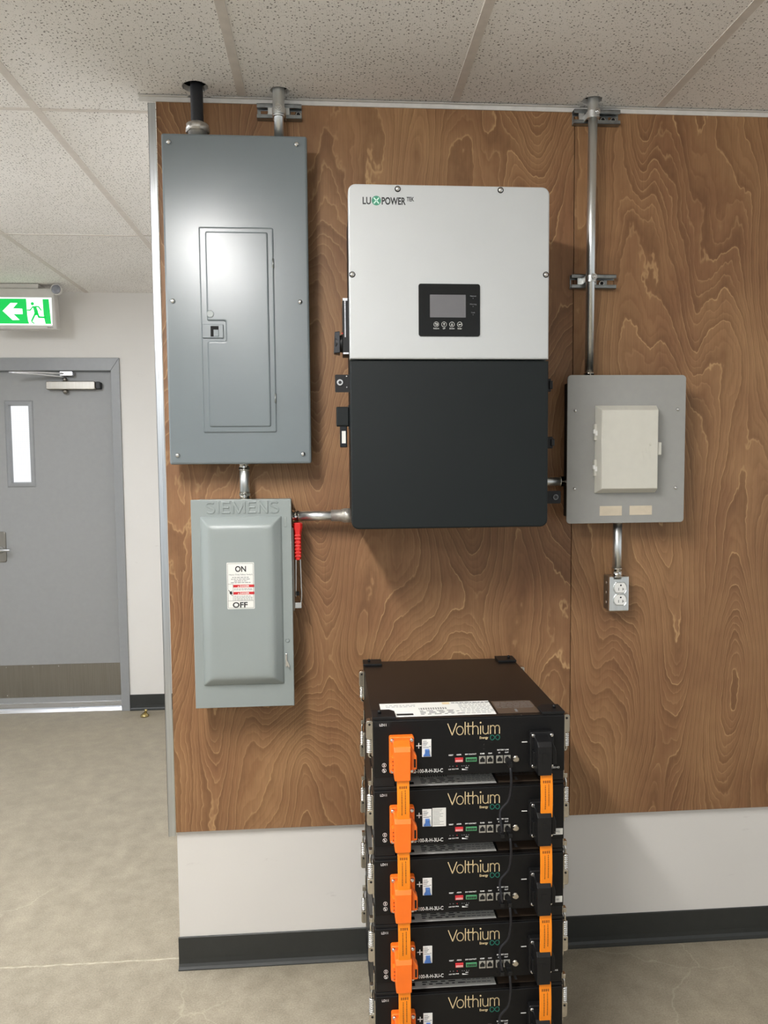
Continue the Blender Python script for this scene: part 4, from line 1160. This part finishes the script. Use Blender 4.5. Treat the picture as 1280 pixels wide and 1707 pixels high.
def latch(root, side, y, kind):
    """toggle clamp on the flank: plate, ridged spring barrel and hook"""
    x0 = side * BW; x1 = side * (BW + 0.016)
    m = MB()
    if kind == 'free':
        zp0, zp1, zs0, zs1 = 0.088, 0.134, 0.056, 0.088
    else:
        zp0, zp1, zs0, zs1 = 0.048, 0.088, 0.088, 0.124
    xa, xb = side * (BW + 0.0005), side * (BW + 0.0035)
    # base plate on the flank and a bowed cover plate seen from the front
    m.box(xa, y - 0.014, min(zp0, zs0) - 0.006, xb, y + 0.014, max(zp1, zs1))
    out = rrect(min(x0, x1) , zp0, max(x0, x1), zp1, 0.006, 4)
    m.plate(out, y + 0.010, y - 0.010, 0.002)
    p = m.build('toggle_clamp', 'chrome', root, 0.0005)
    xm_ = side * (BW + 0.009)
    prof = []; n = 7
    for k in range(n):
        prof += [(k / n, 0.0045), ((k + 0.15) / n, 0.0068), ((k + 0.6) / n, 0.0068), ((k + 0.75) / n, 0.0045)]
    prof.append((1, 0.0045))
    MB().lathe((xm_, y - 0.004, zs0), (xm_, y - 0.004, zs1), prof, 12).build('spring_barrel', 'screw', p)
    if kind == 'free':
        MB().tube([(xm_, y - 0.004, zs0), (xm_, y - 0.004, zs0 - 0.008), (side * (BW + 0.004), y - 0.003, zs0 - 0.012)], 0.003, 8, 4).build('hook', 'chrome', p)
    else:
        MB().tube([(xm_, y - 0.004, zs1), (xm_, y - 0.003, 0.136), (side * (BW + 0.007), y, 0.1445)], 0.0028, 8, 4).build('hook', 'chrome', p)
    MB().lathe((side * (BW + 0.008), y - 0.0098, zp1 - 0.009), (side * (BW + 0.008), y - 0.0104, zp1 - 0.009), [(0, 0.0028), (1, 0.0028)], 10).build('rivet_hole', 'slot', p)

LABELS = ['black rack battery on top of the stack, its lid and white label exposed',
          'second black rack battery from the top, extra white sticker beside its breaker',
          'middle black rack battery of the stack, third from the top',
          'fourth black rack battery from the top, one above the lowest',
          'lowest black rack battery in the stack']
proto = make_battery(LABELS[0])
BATS = [proto] + [copy_tree(proto) for _ in range(4)]
def bpos(i): return Vector((BX, BYF, ZTOP - BH - PITCH * i))
for i, b in enumerate(BATS):
    b['label'] = LABELS[i]
    for side in (-1, 1):
        for y in (0.020, 0.44):
            latch(b, side, y, 'free' if i == 0 else 'hooked')
            if i < 4:
                MB().box(side * (BW + 0.0005), y - 0.007, -0.014, side * (BW + 0.004), y + 0.007, 0.018).box(side * (BW + 0.004), y - 0.007, -0.0235, side * (BW + 0.012), y + 0.007, -0.012).box(side * (BW + 0.0005), y - 0.007, -0.0235, side * (BW + 0.004), y + 0.007, -0.012).build('latch_catch', 'chrome', b, 0.001)
    if i == 0:
        for ch in list(b.children):
            if 'pin' in ch:
                px_, py_ = ch['pin']
                MB().lathe((px_, py_, BH + 0.0065), (px_, py_, BH + 0.0145), [(0, 0.0042), (0.7, 0.0042), (1, 0.0025)], 12).build('locating_pin', 'black', ch)
        MB().plate(rrect(-BW + 0.004, 0.122, -BW + 0.040, 0.135), 0.0, -0.0003).build('tape_patch', 'slot', b)
    text('serial_lettering', 'LD11', lx(0.5885), lz(0.9430), -0.0004, 0.0078, 'white', b, width=0.0155, bold=0.0001)
    if i in (0, 3):
        text('serial_lettering', ('10143', '', '', '10144')[i], lx(1.0005), lz(0.8260), -0.0002, 0.0068, 'white', b, width=0.0180, bold=0.0001)
    if i in (1, 2):
        s = MB().plate(rrect(BW - 0.030, 0.012, BW - 0.003, 0.0275), 0.0, -0.0004).build('number_sticker', 'paper', b)
        text('sticker_lettering', ('', '0102', '0101')[i], BW - 0.0165, 0.0170, -0.0005, 0.0065, 'greyink', s, align='CENTER')
    if i == 1:
        s = MB().plate(rrect(lx(0.7125), lz(0.8560), lx(0.7450), lz(0.9045)) if False else rrect(lx(0.7120), 0.0455, lx(0.7445), 0.0905), 0.0, -0.0005).build('paper_sticker', 'paper', b)
        pl = MB()
        for k in range(12):
            z = 0.0865 - k * 0.0033
            pl.plate(rrect(lx(0.7135), z - 0.0004, lx(0.7135) + random.uniform(0.014, 0.028), z + 0.0004), -0.0004, -0.0007)
        pl.build('sticker_print', 'greyink', s)
    b.location = bpos(i)

# flat orange links and black network leads between neighbouring batteries
def link(i, xw, side):
    zt = ZTOP - PITCH * i
    n = 'topmost', 'second', 'third', 'lowest visible'
    lab = ('%s orange flat power link on the %s side of the battery fronts' % (n[i], side))
    t = thing('power_link', lab, 'power cable', (xw, BYF - 0.03, zt - 0.19), 'flat orange links between batteries')
    z0, z1 = zt - 0.124, zt - 0.169 - 0.060
    w = 0.0142
    y = BYF - 0.0445
    rings = []
    for k in range(9):
        q = k / 8; z = z0 + (z1 - z0) * q
        bow = 0.004 * math.sin(PI * q)
        dx = 0.0006 * q
        rings.append([(xw - w + dx, y - bow - 0.0022, z), (xw + w + dx, y - bow - 0.0022, z), (xw + w + dx, y - bow + 0.0022, z), (xw - w + dx, y - bow + 0.0022, z)])
    MB().loft(rings).build('flat_cable', 'orangecable', t, 0.001)
    pm = MB()
    for col, z_start, z_end in ((-0.0035, zt - 0.150, zt - 0.205), (0.0045, zt - 0.148, zt - 0.200)):
        z = z_start
        while z > z_end:
            d = random.uniform(0.0015, 0.005)
            q = (z - z0) / (z1 - z0); bow = 0.004 * math.sin(PI * q)
            pm.plate(rrect(xw + col - 0.0011, z - d, xw + col + 0.0011, z), y - bow - 0.0018, y - bow - 0.0026); z -= d + 0.0012
    for k in range(4):
        q = (zt - 0.142 - z0) / (z1 - z0); bow = 0.004 * math.sin(PI * q)
        pm.plate(rrect(xw - 0.009 + k * 0.0048, zt - 0.145, xw - 0.009 + k * 0.0048 + 0.0032, zt - 0.139), y - bow - 0.0016, y - bow - 0.0026)
    pm.build('print_marks', MT['orange_print'], t)
MT['orange_print'] = mat('dark print on orange', (150, 84, 20), 0.5)
for i in range(4):
    link(i, 0.6385, 'left'); link(i, 0.9735, 'right')

for i in range(4):
    zt = ZTOP - PITCH * i
    n = ('topmost', 'second', 'third', 'lowest')
    t = thing('network_lead', '%s black network lead plugged between two battery fronts' % n[i], 'network cable', (0.884, BYF, zt - 0.27), 'black network leads between batteries')
    xo, xi = 0.8917, 0.8731
    zo, zi = zt - 0.1045, zt - PITCH - 0.1045
    y = BYF
    MB().tube([(xo, y - 0.020, zo), (xo, y - 0.034, zo - 0.012), (xo + 0.001, y - 0.036, zo - 0.045), (xo - 0.003, y - 0.030, zo - 0.085), (xi - 0.004, y - 0.027, zi + 0.055), (xi - 0.003, y - 0.036, zi + 0.022), (xi, y - 0.034, zi + 0.008), (xi, y - 0.020, zi)], 0.0031, 10, 8).build('lead_jacket', 'cable', t)
    for xx, zz in ((xo, zo), (xi, zi)):
        MB().box(xx - 0.0062, y - 0.0028, zz - 0.0045, xx + 0.0062, y - 0.022, zz + 0.0045).box(xx - 0.0048, y - 0.020, zz - 0.0065, xx + 0.0048, y - 0.036, zz + 0.0035).build('plug', 'black', t, 0.0012)

# low base that carries the stack, below the picture
zb = ZTOP - BH - PITCH * 4 - 0.0235
sb = thing('stack_base', 'low black steel base on the floor under the batteries', 'stand', (BX, BYF + BD / 2, 0))
f = MB()
f.box(BX - BW, BYF + 0.002, zb - 0.03, BX + BW, BYF + 0.04, zb).box(BX - BW, BYF + BD - 0.04, zb - 0.03, BX + BW, BYF + BD, zb)
f.box(BX - BW, BYF + 0.04, zb - 0.03, BX - BW + 0.04, BYF + BD - 0.04, zb).box(BX + BW - 0.04, BYF + 0.04, zb - 0.03, BX + BW, BYF + BD - 0.04, zb)
f.build('base_frame', 'batt', sb, 0.002)
for sx in (-1, 1):
    for yy in (BYF + 0.03, BYF + BD - 0.03):
        MB().box(BX + sx * (BW - 0.005), yy - 0.025, 0.0, BX + sx * (BW - 0.045), yy + 0.025, zb - 0.03).build('base_leg', 'batt', sb, 0.002)

# bookkeeping keys used while building are removed again
for o in bpy.data.objects:
    for k_ in ('_o', 'pin'):
        if k_ in o: del o[k_]
